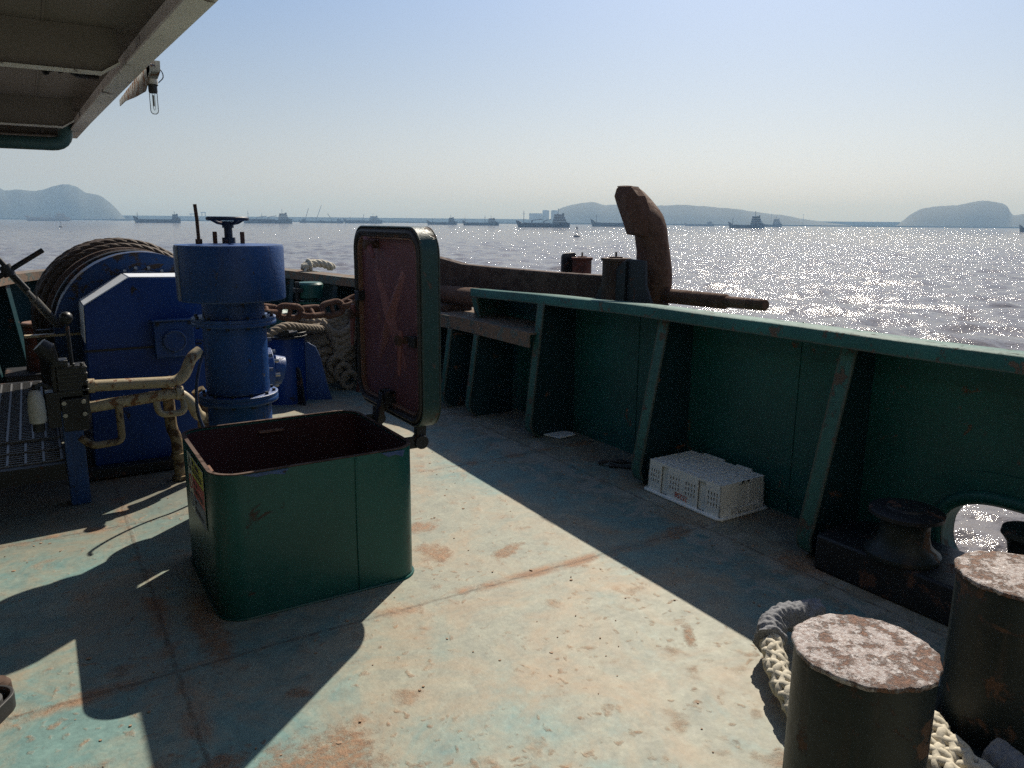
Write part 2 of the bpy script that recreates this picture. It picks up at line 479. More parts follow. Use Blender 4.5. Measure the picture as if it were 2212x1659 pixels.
def deckmat():
    mt, nt, bs = newmat('deck_paint')
    tc = nt.nodes.new('ShaderNodeTexCoord')
    P = tc.outputs['Object']
    sep = nt.nodes.new('ShaderNodeSeparateXYZ'); nt.links.new(P, sep.inputs[0])
    X, Y = sep.outputs[0], sep.outputs[1]
    big = noise(nt, P, .9, 5, .6, .5)
    mid = noise(nt, P, 3.5, 9, .65, .5)
    fine = noise(nt, P, 22, 10, .7)
    grit = noise(nt, P, 90, 6, .7)
    # paint: teal green wearing through to pale beige undercoat, with sun and shade tones
    teal = mixrgb(nt, fine, (.098, .196, .196), (.165, .262, .248))
    beige = mixrgb(nt, mid, (.205, .216, .176), (.292, .282, .220))
    sun_tone_x = math_(nt, 'MULTIPLY', ramp(nt, X, .1, 1.1), math_(nt, 'SUBTRACT', 1.0, math_(nt, 'MULTIPLY', ramp(nt, X, 2.15, 2.5), ramp(nt, X, 3.0, 2.8))))  # beige in the sunlit middle, teal in shaded strips: light put into colour
    wear_sun = ramp(nt, math_(nt, 'ADD', math_(nt, 'ADD', math_(nt, 'MULTIPLY', big, .6), math_(nt, 'MULTIPLY', mid, .45)), math_(nt, 'ADD', math_(nt, 'MULTIPLY', sun_tone_x, .17), math_(nt, 'MULTIPLY', fine, .18))), .605, .755)
    c = mixrgb(nt, math_(nt, 'MULTIPLY', wear_sun, .9), teal, beige)
    # blotchy tone at hand size and below
    blot = math_(nt, 'ADD', math_(nt, 'MULTIPLY', noise(nt, P, 9, 8, .7), .55), math_(nt, 'MULTIPLY', noise(nt, P, 48, 6, .7), .45))
    c = mixrgb(nt, 1.0, c, mixrgb(nt, ramp(nt, blot, .36, .64), (.70, .71, .72), (1.28, 1.26, 1.22)), 'MULTIPLY')
    # faint rust wash drifting off the spots
    wash = ramp(nt, noise(nt, P, 2.3, 9, .70, .8), .46, .66)
    c = mixrgb(nt, math_(nt, 'MULTIPLY', wash, .55), c, (.36, .24, .14))
    # grey-brown grime near the bulwark and the winch
    grime = math_(nt, 'MULTIPLY', ramp(nt, X, 2.55, 3.25), ramp(nt, mid, .35, .6))
    grime2 = math_(nt, 'MULTIPLY', ramp(nt, Y, 3.9, 4.9), ramp(nt, X, 1.3, .6))
    c = mixrgb(nt, math_(nt, 'MULTIPLY', math_(nt, 'MAXIMUM', grime, grime2), .75), c, (.125, .105, .08))
    # worn patches of undercoat along the waterway
    pt = ramp(nt, math_(nt, 'SUBTRACT', noise(nt, P, 5, 8, .6, 1.2), math_(nt, 'MULTIPLY', math_(nt, 'ABSOLUTE', math_(nt, 'SUBTRACT', X, 2.86)), .55)), .46, .49)
    c = mixrgb(nt, math_(nt, 'MULTIPLY', pt, .7), c, (.29, .28, .235))
    # small rust blisters
    vor = nt.nodes.new('ShaderNodeTexVoronoi'); vor.inputs['Scale'].default_value = 5.5; vor.inputs['Randomness'].default_value = 1
    wv = nt.nodes.new('ShaderNodeVectorMath'); wv.operation = 'ADD'
    nz = nt.nodes.new('ShaderNodeTexNoise'); nz.inputs['Scale'].default_value = 9; nz.inputs['Detail'].default_value = 6
    nt.links.new(P, nz.inputs['Vector'])
    sc = nt.nodes.new('ShaderNodeVectorMath'); sc.operation = 'SCALE'; sc.inputs['Scale'].default_value = .22
    nt.links.new(nz.outputs['Color'], sc.inputs[0])
    nt.links.new(P, wv.inputs[0]); nt.links.new(sc.outputs[0], wv.inputs[1]); nt.links.new(wv.outputs[0], vor.inputs['Vector'])
    spot = math_(nt, 'MULTIPLY', ramp(nt, vor.outputs['Distance'], .30, .06), ramp(nt, noise(nt, P, 1.7, 3), .42, .52))
    vor2 = nt.nodes.new('ShaderNodeTexVoronoi'); vor2.inputs['Scale'].default_value = 16
    nt.links.new(wv.outputs[0], vor2.inputs['Vector'])
    spot2 = math_(nt, 'MULTIPLY', ramp(nt, vor2.outputs['Distance'], .30, .08), ramp(nt, noise(nt, P, 2.6, 4), .43, .55))
    rustm = math_(nt, 'MAXIMUM', math_(nt, 'MULTIPLY', spot, .75), math_(nt, 'MULTIPLY', spot2, .8))
    # the larger named patches
    def blob(cx, cy, rx, ry, rot=0, soft=.35):
        dx = math_(nt, 'SUBTRACT', X, cx); dy = math_(nt, 'SUBTRACT', Y, cy)
        ca, sa = math.cos(rot), math.sin(rot)
        u = math_(nt, 'ADD', math_(nt, 'MULTIPLY', dx, ca/rx), math_(nt, 'MULTIPLY', dy, sa/rx))
        w = math_(nt, 'ADD', math_(nt, 'MULTIPLY', dx, -sa/ry), math_(nt, 'MULTIPLY', dy, ca/ry))
        d = math_(nt, 'SQRT', math_(nt, 'ADD', math_(nt, 'MULTIPLY', u, u), math_(nt, 'MULTIPLY', w, w)))
        d = math_(nt, 'ADD', d, math_(nt, 'ADD', math_(nt, 'MULTIPLY', math_(nt, 'SUBTRACT', mid, .5), 3.2), math_(nt, 'MULTIPLY', math_(nt, 'SUBTRACT', fine, .5), 2.2)))
        return ramp(nt, d, 1.0+soft*.9, 1.0-soft)
    for b in ((.62, 2.0, .15, .12, .2), (.63, 2.39, .05, .03), (2.06, 1.95, .09, .025, .9), (1.62, 3.5, .10, .06, .2), (1.55, 3.15, .07, .10, 0), (1.85, 3.0, .09, .04, .4), (.33, 2.15, .05, .04), (2.75, 2.75, .10, .05, .4), (3.02, 2.15, .12, .14), (.45, 3.0, .05, .3)):
        rustm = math_(nt, 'MAXIMUM', rustm, blob(*b))
    crack = ramp(nt, noise(nt, P, 34, 9, .75), .40, .56)
    rustm = math_(nt, 'MULTIPLY', rustm, math_(nt, 'ADD', .35, math_(nt, 'MULTIPLY', crack, .65)))
    rustc = mixrgb(nt, ramp(nt, fine, .3, .7), (.16, .072, .034), (.40, .21, .105))
    # weld seams of the deck plates
    wob = math_(nt, 'MULTIPLY', math_(nt, 'SUBTRACT', noise(nt, P, 7, 5), .5), .03)
    def seam(axis, val, wd=.013):
        return ramp(nt, math_(nt, 'ABSOLUTE', math_(nt, 'ADD', math_(nt, 'SUBTRACT', axis, val), wob)), wd, wd*.35)
    seams = None
    for ax, val in ((Y, 2.735), (Y, 4.33), (X, .30), (X, 2.93), (Y, 1.1), (X, -1.6)):
        s_ = seam(ax, val)
        seams = s_ if seams is None else math_(nt, 'MAXIMUM', seams, s_)
    halo = None
    for ax, val in ((Y, 2.735), (Y, 4.33), (X, .30)):
        s_ = seam(ax, val, .06)
        halo = s_ if halo is None else math_(nt, 'MAXIMUM', halo, s_)
    rustm = math_(nt, 'MAXIMUM', rustm, math_(nt, 'MULTIPLY', halo, ramp(nt, mid, .47, .62)))
    c = mixrgb(nt, math_(nt, 'MULTIPLY', rustm, .82), c, rustc)
    c = mixrgb(nt, math_(nt, 'MULTIPLY', math_(nt, 'MULTIPLY', seams, .65), ramp(nt, fine, .42, .58)), c, (.085, .06, .045))
    # specks of grit and scuffs
    c = mixrgb(nt, math_(nt, 'MULTIPLY', ramp(nt, grit, .66, .72), .5), c, (.055, .042, .03))
    sv = coords(nt, (1, .25, 1))
    scuff = ramp(nt, noise(nt, sv, 30, 8, .75, .3), .66, .72)
    c = mixrgb(nt, math_(nt, 'MULTIPLY', scuff, .10), c, (.38, .37, .33))
    nt.links.new(c, bs.inputs['Base Color'])
    nt.links.new(math_(nt, 'ADD', .48, math_(nt, 'MULTIPLY', fine, .25)), bs.inputs['Roughness'])
    bs.inputs['Specular IOR Level'].default_value = .35
    h = math_(nt, 'ADD', math_(nt, 'MULTIPLY', fine, .35), math_(nt, 'MULTIPLY', mid, .3))
    h = math_(nt, 'ADD', h, math_(nt, 'MULTIPLY', math_(nt, 'MULTIPLY', seams, ramp(nt, fine, .35, .6)), .35))
    h = math_(nt, 'ADD', h, math_(nt, 'MULTIPLY', math_(nt, 'MULTIPLY', rustm, grit), .9))
    bp = N(nt, 'ShaderNodeBump'); bp.inputs['Strength'].default_value = .6; bp.inputs['Distance'].default_value = .012
    nt.links.new(h, bp.inputs['Height']); nt.links.new(bp.outputs[0], bs.inputs['Normal'])
    return mt
M['deck'] = deckmat()

def seamat():
    mt, nt, bs = newmat('sea_water')
    bs.inputs['Base Color'].default_value = (.19, .170, .162, 1)
    bs.inputs['Roughness'].default_value = .085
    bs.inputs['IOR'].default_value = 1.333
    v = coords(nt)
    a = noise(nt, v, .8, 6, .62); b = noise(nt, v, 3.0, 4, .6)
    h = math_(nt, 'ADD', math_(nt, 'MULTIPLY', a, .75), math_(nt, 'MULTIPLY', b, .16))
    bp = N(nt, 'ShaderNodeBump'); bp.inputs['Strength'].default_value = 1.0; bp.inputs['Distance'].default_value = .26
    # beyond the meshed waves the bump carries the whole chop
    ln = nt.nodes.new('ShaderNodeVectorMath'); ln.operation = 'LENGTH'; nt.links.new(v, ln.inputs[0])
    far = nt.nodes.new('ShaderNodeMapRange'); far.inputs[1].default_value = 60; far.inputs[2].default_value = 500; far.inputs[3].default_value = 1.0; far.inputs[4].default_value = 3.4
    nt.links.new(ln.outputs['Value'], far.inputs[0])
    h = math_(nt, 'MULTIPLY', h, far.outputs[0])
    nt.links.new(h, bp.inputs['Height']); nt.links.new(bp.outputs[0], bs.inputs['Normal'])
    return mt
M['sea'] = seamat()
M['wheel_blue'] = paint('dark_blue_wheel', (.006, .022, .055), rust=.2, rough=.45, scale=9)
M['shaded_maroon'] = paint('shaded_maroon', (.050, .017, .022), rust=.1, rough=.7, var=.25, scale=5, rustcol=(.06,.03,.022), bump=.25)  # maroon darkened: the shade inside the hatch put into the colour
M['worn_lit_maroon'] = paint('worn_lit_maroon', (.215, .092, .096), rust=.15, rough=.65, scale=9, rustcol=(.20,.11,.09), bump=.3)  # worn ridges, tinted lighter still to stand in for deck bounce
M['hill'] = plain('hill_green', (.022, .026, .020), .95, .4, .02, .0)
M['breakwater'] = plain('breakwater_stone', (.20, .20, .19), .9, .2, .05, 0)
M['ship_dark'] = plain('ship_dark_hull', (.045, .05, .06), .6, .2, .2, 0)
M['ship_red'] = plain('ship_brown_hull', (.10, .055, .05), .6, .2, .2, 0)
M['ship_pale'] = plain('ship_pale_paint', (.42, .42, .41), .6, .1, .2, 0)
M['ship_grey'] = plain('ship_grey_paint', (.20, .21, .22), .6, .1, .2, 0)
M['concrete'] = plain('pale_concrete', (.45, .45, .43), .9, .1, .1, 0)
def glassmat():
    """thin-walled clear glass: see-through with a reflection"""
    mt, nt, bs = newmat('lamp_glass')
    nt.nodes.remove(bs)
    out = nt.nodes['Material Output']
    tr_ = nt.nodes.new('ShaderNodeBsdfTransparent'); tr_.inputs['Color'].default_value = (.97, .97, .96, 1)
    gl = nt.nodes.new('ShaderNodeBsdfGlossy'); gl.inputs['Roughness'].default_value = .04
    lw = nt.nodes.new('ShaderNodeLayerWeight'); lw.inputs['Blend'].default_value = .10
    mx = nt.nodes.new('ShaderNodeMixShader')
    nt.links.new(lw.outputs['Fresnel'], mx.inputs[0]); nt.links.new(tr_.outputs[0], mx.inputs[1]); nt.links.new(gl.outputs[0], mx.inputs[2])
    nt.links.new(mx.outputs[0], out.inputs['Surface'])
    return mt
M['glass'] = glassmat()

# ================================================================ bearings (survey from the deck)
def bearing(px, py=475):
    """unit horizontal direction towards a landmark on the horizon"""
    d = rt2*((px-1106)/1650) - up2*((py-829.5)/1650) + fw
    return d
def far_point(px, dist, py=475):
    d = bearing(px, py); h = math.hypot(d.x, d.y)
    return Vector((d.x/h*dist, d.y/h*dist, EYE.z + d.z/h*dist))

# ================================================================ sea, hills, haze
def make_sea():
    az_f = np.radians(np.linspace(-10, 76, 820))
    az_c = np.radians(np.linspace(76, 350, 60))[1:-1]
    az = np.concatenate([az_f, az_c]); na = len(az)
    r = np.concatenate([[0.0], np.geomspace(6.0, 5600, 860)]); nr = len(r)
    A, Rr = np.meshgrid(az, r)
    X = np.sin(A)*Rr; Y = np.cos(A)*Rr
    dr = np.gradient(r)[:, None]*np.ones((1, na))
    fine = np.concatenate([np.ones(len(az_f)), np.zeros(len(az_c))])[None, :]
    Z = np.zeros_like(X)
    wind = R(215)
    for i in range(70):
        lam = 0.5*(12/0.5)**rng.random()
        th = wind + rng.normal(0, .75)
        amp = .0165*lam*(.55+.9*rng.random())/math.sqrt(5.2)
        if lam > 7: amp *= .5
        k = 2*math.pi/lam
        ph = rng.random()*6.283
        fade = np.clip((lam/(2.4*np.maximum(dr, Rr*R(.105)))-.7)/.6, 0, 1)
        arg = k*(X*math.cos(th)+Y*math.sin(th))+ph
        w = np.sin(arg); w = w+.25*np.cos(2*arg)
        Z += amp*fade*w*fine
    V = np.stack([X, Y, Z+SEA_Z], -1).reshape(-1, 3)
    ii, jj = np.meshgrid(np.arange(nr-1), np.arange(na), indexing='ij')
    j2 = (jj+1) % na
    F = np.stack([ii*na+jj, (ii+1)*na+jj, (ii+1)*na+j2, ii*na+j2], -1).reshape(-1, 4)
    me = bpy.data.meshes.new('sea')
    me.vertices.add(len(V)); me.vertices.foreach_set('co', V.ravel())
    me.loops.add(F.size); me.loops.foreach_set('vertex_index', F.ravel().astype(np.int32))
    me.polygons.add(len(F)); me.polygons.foreach_set('loop_start', np.arange(0, F.size, 4, dtype=np.int32))
    me.polygons.foreach_set('loop_total', np.full(len(F), 4, dtype=np.int32))
    me.update(calc_edges=True); me.validate()
    me.shade_smooth()
    if me.polygons[len(me.polygons)//2].normal.z < 0: me.flip_normals()
    me.materials.append(M['sea'])
    o = bpy.data.objects.new('sea', me); C.objects.link(o)
    tag(o, kind='structure')
make_sea()

def hill(name, prof, dist, depth, seed):
    """prof: (pixel bearing, metres high) crest line; real ridge with depth behind it"""
    rg = np.random.default_rng(seed)
    xs = np.array([p[0] for p in prof], float); hs = np.array([p[1] for p in prof], float)
    n = 160; nd = 14
    px = np.linspace(xs[0], xs[-1], n); h = np.interp(px, xs, hs)
    h = np.convolve(np.pad(h, 2, mode='edge'), np.ones(5)/5, 'valid')
    jag = rg.normal(0, 1, n); jag = np.convolve(np.pad(jag, 1, mode='edge'), [.3, .4, .3], 'valid')
    v = []; f = []
    for j in range(nd):
        t = j/(nd-1); s = math.sin(math.pi*min(1, t*1.0))**.75 if 0 < t < 1 else 0
        for i in range(n):
            p = far_point(px[i], dist + depth*t)
            hh = h[i]*s*(1+.10*mnoise.noise(p*.006)+.05*mnoise.noise(p*.02)) + (jag[i]*.9*(1 if abs(t-.5) < .2 else .2))*s*min(1, h[i]/30)
            v.append((p.x, p.y, SEA_Z-1.0+max(0, hh)+ (1.0 if s > 0 else 0)))
    for j in range(nd-1):
        for i in range(n-1):
            f.append((j*n+i, j*n+i+1, (j+1)*n+i+1, (j+1)*n+i))
    mb = MB(); mb.add(v, f)
    return tag(mb.build(name, M['hill'], ang=180), kind='structure')

k = 3200/1650      # metres per photo pixel at the far shore
hill('hill_west', [(-260,30),(-180,80),(-60,66),(0,57*k),(22,50*k),(50,52*k),(85,49*k),(120,58*k),(150,64*k),(162,61*k),(178,58*k),(186,48*k),(225,41*k),(245,28*k),(258,16*k),(270,4),(276,0)], 3000, 500, 1)
hill('hill_middle', [(1190,0),(1198,26*k),(1212,34*k),(1235,41*k),(1262,45*k),(1285,46*k),(1302,40*k),(1340,39*k),(1400,39*k),(1476,40*k),(1520,38*k),(1560,36*k),(1598,34*k),(1612,29*k),(1650,24*k),(1700,19*k),(1745,12*k),(1800,6*k),(1860,0)], 3000, 600, 2)
hill('hill_east', [(1936,0),(1950,12*k),(1970,26*k),(1990,34*k),(2030,38*k),(2070,40*k),(2100,46*k),(2122,48*k),(2150,45*k),(2168,42*k),(2178,32*k),(2184,22*k),(2200,24*k),(2240,28*k),(2330,20*k),(2400,0)], 2950, 600, 3)

def breakwater(x0, x1, d, h, label):
    mb = MB(); a, b = far_point(x0, d), far_point(x1, d)
    a.z = b.z = SEA_Z+h/2
    mb.bar(a, b, 30, h)
    return tag(mb.build('breakwater', M['breakwater']), label, 'breakwater', 'breakwaters closing the bay')
breakwater(255, 1215, 3250, 16.5, 'long low grey breakwater on the horizon between the left and middle hills')
breakwater(1700, 2000, 3250, 17, 'short low grey breakwater on the horizon between the middle and right hills')
a, b = far_point(-300, 2990), far_point(2500, 2990)
mb = MB(); n = 40
for i in range(n):
    p = a.lerp(b, i/n); q = a.lerp(b, (i+1)/n); p.z = q.z = SEA_Z+1.0
    mb.bar(p, q, 40, 5)
tag(mb.build('far_shore', M['hill']), kind='structure')

def silo_block():
    t = thing('storage_building', 'pale tank blocks at the foot of the middle hill', 'building', far_point(1170, 2900).to_2d().to_3d()+Vector((0,0,SEA_Z)))
    for (x0, x1, h, nm) in ((1143, 1171, 37, 'low_block'), (1171.5, 1186, 49, 'tank'), (1190, 1206, 49, 'tank')):
        p, q = far_point(x0, 2900), far_point(x1, 2900)
        p.z = q.z = SEA_Z+h/2
        mb = MB()
        if nm == 'tank':
            c = (p+q)/2; c.z = SEA_Z
            mb.lathe(c, [((q-p).length/2, 0), ((q-p).length/2, h-1.5), ((q-p).length/2-1.5, h)], 20)
        else: mb.bar(p, q, 25, h)
        mb.build(nm, M['concrete'], t)
silo_block()

def haze():
    mb = MB(); mb.box(-5900, 5900, -5900, 5900, SEA_Z-1.5, 150)
    mt = bpy.data.materials.new('haze_air'); mt.use_nodes = True
    nt = mt.node_tree
    for n in list(nt.nodes): nt.nodes.remove(n)
    out = nt.nodes.new('ShaderNodeOutputMaterial'); pv = nt.nodes.new('ShaderNodeVolumePrincipled')
    pv.inputs['Color'].default_value = (.38, .64, 1.0, 1)
    pv.inputs['Absorption Color'].default_value = (.72, .92, 1, 1)
    pv.inputs['Density'].default_value = .00029
    pv.inputs['Anisotropy'].default_value = .0
    nt.links.new(pv.outputs[0], out.inputs['Volume'])
    o = mb.build('haze', mt)
    tag(o, kind='stuff')
haze()

# ================================================================ ships at anchor
def cargo_ship(label, bow, stern, dist, hull_h, bridge, bridge_h, hull_mat, top_mat, masts=(), cranes=(), hold=.0, beam=13):
    """bow / stern: bearings; bridge: (from, to) as fractions of the length from the bow"""
    P, Q = far_point(bow, dist), far_point(stern, dist)
    P.z = Q.z = SEA_Z
    L = (Q-P).length; u = (Q-P).normalized(); v = Vector((-u.y, u.x, 0)); w = Vector((0,0,1))
    t = thing('cargo_ship', label, 'ship', (P+Q)/2, 'cargo ships at anchor in the bay')
    st = [(0,.02,1.45),(.03,.30,1.35),(.09,.75,1.12),(.12,.9,.78),(.3,1,.72),(.6,1,.72),(.8,1,.74),(.86,1,.98),(.97,.85,1.0),(1,.7,1.0)]
    vs = []; fs = []
    for (f, bw, hh) in st:
        rake = (1-min(1, f/.12))*.05
        top = P+u*(L*f); bot = P+u*(L*min(1, f+rake))
        b = beam/2*bw
        vs += [bot-v*b*.8-w*1.0, top-v*b+w*hull_h*hh, top+v*b+w*hull_h*hh, bot+v*b*.8-w*1.0]
    for i in range(len(st)-1):
        o = i*4
        for k2 in range(4): fs.append((o+k2, o+(k2+1)%4, o+4+(k2+1)%4, o+4+k2))
    fs += [(3,2,1,0), tuple(len(vs)-4+q for q in range(4))]
    MB().add(vs, fs).build('hull', hull_mat, t, ang=25)
    if bridge:
        b0, b1 = bridge
        mb = MB(); lv = max(2, int(bridge_h/2.6)); z0 = hull_h*.7
        for i in range(lv):
            k3 = i/lv
            x0 = L*(b0+(b1-b0)*.16*k3); x1 = L*(b1-(b1-b0)*.30*k3)
            hh = bridge_h/lv
            c = P+u*((x0+x1)/2)+w*(z0+hh*i+hh*.5)
            mb.obox(c, u, v, w, x1-x0, beam*(.82-.1*k3), hh*.8)
            mb.obox(c+w*hh*.45, u, v, w, (x1-x0)*1.05, beam*(.9-.08*k3), hh*.1)
        mb.build('bridge_house', top_mat, t)
        mb = MB(); c = P+u*(L*(b0+(b1-b0)*.72))
        mb.obox(c+w*(z0+bridge_h*.95), u, v, w, L*.035, 3, bridge_h*.35)
        mb.build('funnel', hull_mat, t)
        mb = MB(); c = P+u*(L*(b0+(b1-b0)*.38)); zt = z0+bridge_h
        mb.cyl(c+w*zt*.95, c+w*(zt+bridge_h*.62), .32, 8); mb.bar(c+w*(zt+bridge_h*.3)-v*2.2, c+w*(zt+bridge_h*.3)+v*2.2, .3, .3)
        mb.build('mast', top_mat, t)
    for (f, h) in masts:
        mb = MB(); c = P+u*(L*f)
        mb.tube([c+w*hull_h*.6, c+w*h], [.45, .25], 8); mb.bar(c+w*h*.8-v*2, c+w*h*.8+v*2, .35, .35); mb.bar(c+w*h*.8-u*1.6, c+w*h*.8+u*1.6, .3, .3)
        mb.build('mast', top_mat, t)
    for (f, h, ang, jl) in cranes:
        mb = MB(); c = P+u*(L*f)
        mb.cyl(c+w*hull_h*.6, c+w*h, .9, 8)
        mb.bar(c+w*h, c+w*(h+jl*math.sin(R(ang)))+u*(jl*math.cos(R(ang))), .9, .9)
        mb.build('deck_crane', top_mat, t)
    if hold:
        mb = MB(); mb.obox(P+u*(L*(.14+hold)/2)+w*(hull_h*.8), u, v, w, L*(hold-.14), beam*.7, hull_h*.3)
        mb.build('hatch_covers', top_mat, t)
    return t
K = M
cargo_ship('pale grey cargo ship lying in front of the hill on the left', 54, 152, 1700, 7.5, (.66,.93), 8.5, K['ship_pale'], K['ship_pale'], [(.16,19)], [(.36,10,12,16),(.5,10,-8,12)], .62)
cargo_ship('faint small ship half hidden against the foot of the left hill', 184, 232, 2800, 6, (.7,.95), 6, K['ship_pale'], K['ship_pale'], [], [], .6)
cargo_ship('faint dark barge near the end of the left hill', 236, 283, 2300, 6, (.74,.95), 6, K['ship_grey'], K['ship_grey'], [(.15,15)], [], 0)
cargo_ship('long low dark cargo ship with a clean deck and small bridge at its right end', 287, 390, 1280, 7.2, (.82,.97), 7.5, K['ship_dark'], K['ship_dark'], [(.1,15)], [], 0)
cargo_ship('cargo ship with two deck cranes seen to the right of the handwheel', 522, 631, 1360, 7.5, (.72,.94), 11, K['ship_dark'], K['ship_grey'], [(.13,20),(.40,16)], [(.30,10,6,16),(.52,10,10,14)], .66)
cargo_ship('low barge carrying two tall raised crane booms', 645, 692, 1750, 4.5, (.15,.35), 5, K['ship_dark'], K['ship_dark'], [], [(.30,6,72,26),(.80,6,68,34)], 0)
cargo_ship('dark barge with one raised boom among the distant ships', 690, 742, 1650, 5, (.72,.92), 4.5, K['ship_dark'], K['ship_dark'], [], [(.52,7,125,15)], 0)
cargo_ship('dark cargo ship with a bulky bridge just left of the raised hatch lid', 741, 826, 1700, 7, (.66,.93), 10, K['ship_dark'], K['ship_grey'], [(.18,15)], [(.5,9,75,10)], .55)
cargo_ship('low dark ship just right of the raised hatch lid', 921, 987, 1350, 5.5, (.72,.94), 8, K['ship_dark'], K['ship_dark'], [(.2,11)], [], 0)
cargo_ship('dark cargo ship left of the two white tanks with two masts by its bridge', 998, 1078, 1220, 5.5, (.70,.92), 7, K['ship_dark'], K['ship_grey'], [(.62,15),(.08,12)], [], 0)
cargo_ship('nearest big cargo ship with a tall foremast below the white tanks', 1114, 1231, 915, 5.6, (.68,.95), 11, K['ship_dark'], K['ship_grey'], [(.15,19)], [(.30,8,6,13),(.52,7,14,9)], .64)
cargo_ship('dark ship whose stern is hidden behind the anchor fluke', 1275, 1372, 1200, 8, (.80,.96), 9, K['ship_dark'], K['ship_grey'], [(.14,18)], [], 0)
cargo_ship('faint ship lying close under the middle hill', 1478, 1544, 1760, 5, (.74,.94), 6, K['ship_grey'], K['ship_grey'], [], [], .6)
cargo_ship('dark cargo ship with stepped bridge in the brightest glitter', 1573, 1652, 1150, 6.2, (.62,.94), 12, K['ship_dark'], K['ship_dark'], [(.13,15)], [], 0)
cargo_ship('smaller ship lying just behind the stern of the dark ship in the glitter', 1645, 1690, 1700, 7, (.55,.95), 11, K['ship_dark'], K['ship_grey'], [], [], 0)
cargo_ship('ship at the right edge with only its bow in view', 2203, 2290, 1000, 5.5, (.75,.95), 8, K['ship_dark'], K['ship_grey'], [(.3,10)], [], 0)

def gantry(label, x0, x1, h):
    p, q = far_point(x0, 3150), far_point(x1, 3150); p.z = q.z = SEA_Z
    t = thing('gantry_crane', label, 'crane', (p+q)/2, 'gantry cranes on the breakwater')
    w = Vector((0,0,1))
    for a_ in (p.lerp(q, .25), p.lerp(q, .85)):
        MB().bar(a_+w*8, a_+w*h, 2.2, 2.2).build('leg', M['ship_grey'], t)
    MB().bar(p+w*h, q+w*h, 3, 3).build('girder', M['ship_grey'], t)
gantry('left and lower of the two gantry cranes on the breakwater', 410, 423, 24)
gantry('right and taller of the two gantry cranes on the breakwater', 434, 446, 30)
for lab, px_, h in (('thin lamp mast nearest the end of the middle hill', 1666, 41), ('thin lamp mast out on the low spit right of the middle hill', 1735, 40)):
    p = far_point(px_, 2980); p.z = SEA_Z
    mb = MB(); mb.tube([p+Vector((0,0,2)), p+Vector((0,0,h))], [.8, .5], 6); mb.bar(p+Vector((-2,0,h)), p+Vector((2,0,h)), 1, 1)
    tag(mb.build('lamp_mast', M['ship_grey']), lab, 'mast', 'lamp masts on the far shore')

def buoy(label, px_, dist, s, mat):
    p = far_point(px_, dist); p.z = SEA_Z
    t = thing('buoy', label, 'buoy', p, 'navigation buoys')
    MB().lathe(p, [(1.2*s, -.6), (1.3*s, .1), (1.3*s, .75*s), (1.05*s, .95*s), (.3*s, 1.05*s)], 20).build('float', mat, t)
    mb = MB()
    for i in range(4):
        a = R(45+90*i)
        mb.tube([p+Vector((math.cos(a)*.8*s, math.sin(a)*.8*s, .9*s)), p+Vector((math.cos(a)*.25*s, math.sin(a)*.25*s, 3.5*s))], .06*s, 6)
    for z_, r_ in ((1.8, .58), (2.7, .41)):
        mb.tube([p+Vector((math.cos(R(45+90*i))*r_*s, math.sin(R(45+90*i))*r_*s, z_*s)) for i in range(4)], .05*s, 6, closed=True)
    mb.build('tower', mat, t)
    MB().lathe(p+Vector((0,0,3.5*s)), [(.38*s, 0), (.38*s, .7*s), (.1*s, .9*s), (.1*s, 1.3*s)], 12).build('lantern', mat, t)
buoy('small navigation buoy in open water in front of the pale ship on the left', 130, 600, .85, M['ship_grey'])
buoy('lattice topped navigation buoy on the water left of the anchor fluke', 1247, 330, 1.0, M['ship_grey'])

# ================================================================ ship's deck, hull, bulwarks
STB = [(3.56,-5), (3.56,4.6), (3.42,5.7), (3.1,7.0), (2.78,8.2), (2.3,9.2), (1.7,9.9), (1.05,10.15)]
PORT = [(2.1-x, y) for x, y in reversed(STB[:-1])]
def smooth_outline(pts):
    return [(p.x, p.y) for p in spline([(x, y, 0) for x, y in pts], 6)]
outline = smooth_outline(STB)+smooth_outline(PORT)
from mathutils.geometry import tessellate_polygon
HX0, HX1, HY0, HY1, HH = .51, 1.375, 2.985, 3.79, .62
hole = rrect(HX0+.006, HX1-.006, HY0+.006, HY1-.006, .10, 10)
loops = [[Vector((x, y, 0)) for x, y in outline], [Vector((x, y, 0)) for x, y in reversed(hole)]]
mb = MB(); mb.add([p for l in loops for p in l], tessellate_polygon(loops))
deck = tag(mb.build('deck', M['deck'], ang=20), kind='structure')
# hull side below the deck
mb = MB()
n = len(outline)
vs = [(x, y, -.014) for x, y in outline]+[(1.05+(x-1.05)*.93, y-.4*max(0, (y-6)/4), SEA_Z-.6) for x, y in outline]
mb.add(vs, [(i, i+1, n+i+1, n+i) for i in range(n-1)]+[(n-1, 0, n, 2*n-1)])
hl = tag(mb.build('ship_hull', M['bulwark']), 'green steel hull side carrying the deck above the water', 'ship hull')

def sweep(mb, pts, x0, x1, z0, z1):
    """rectangular section swept along a plan polyline; x0..x1 offset to the left of travel"""
    P = [Vector((p[0], p[1], 0)) for p in pts]; m_ = len(P); vs = []
    for i in range(m_):
        t = (P[min(i+1, m_-1)]-P[max(i-1, 0)]).normalized(); nl = Vector((-t.y, t.x, 0))
        a = P[i]+nl*x0; b = P[i]+nl*x1
        zz0 = z0[i] if hasattr(z0, '__len__') else z0
        zz1 = z1[i] if hasattr(z1, '__len__') else z1
        vs += [(a.x, a.y, zz0), (b.x, b.y, zz0), (b.x, b.y, zz1), (a.x, a.y, zz1)]
    fs = [(0,1,2,3), tuple((m_-1)*4+k2 for k2 in (3,2,1,0))]
    for i in range(m_-1):
        for k2 in range(4):
            fs.append((i*4+k2, i*4+(k2+1)%4, i*4+4+(k2+1)%4, i*4+4+k2))
    return mb.add(vs, fs)

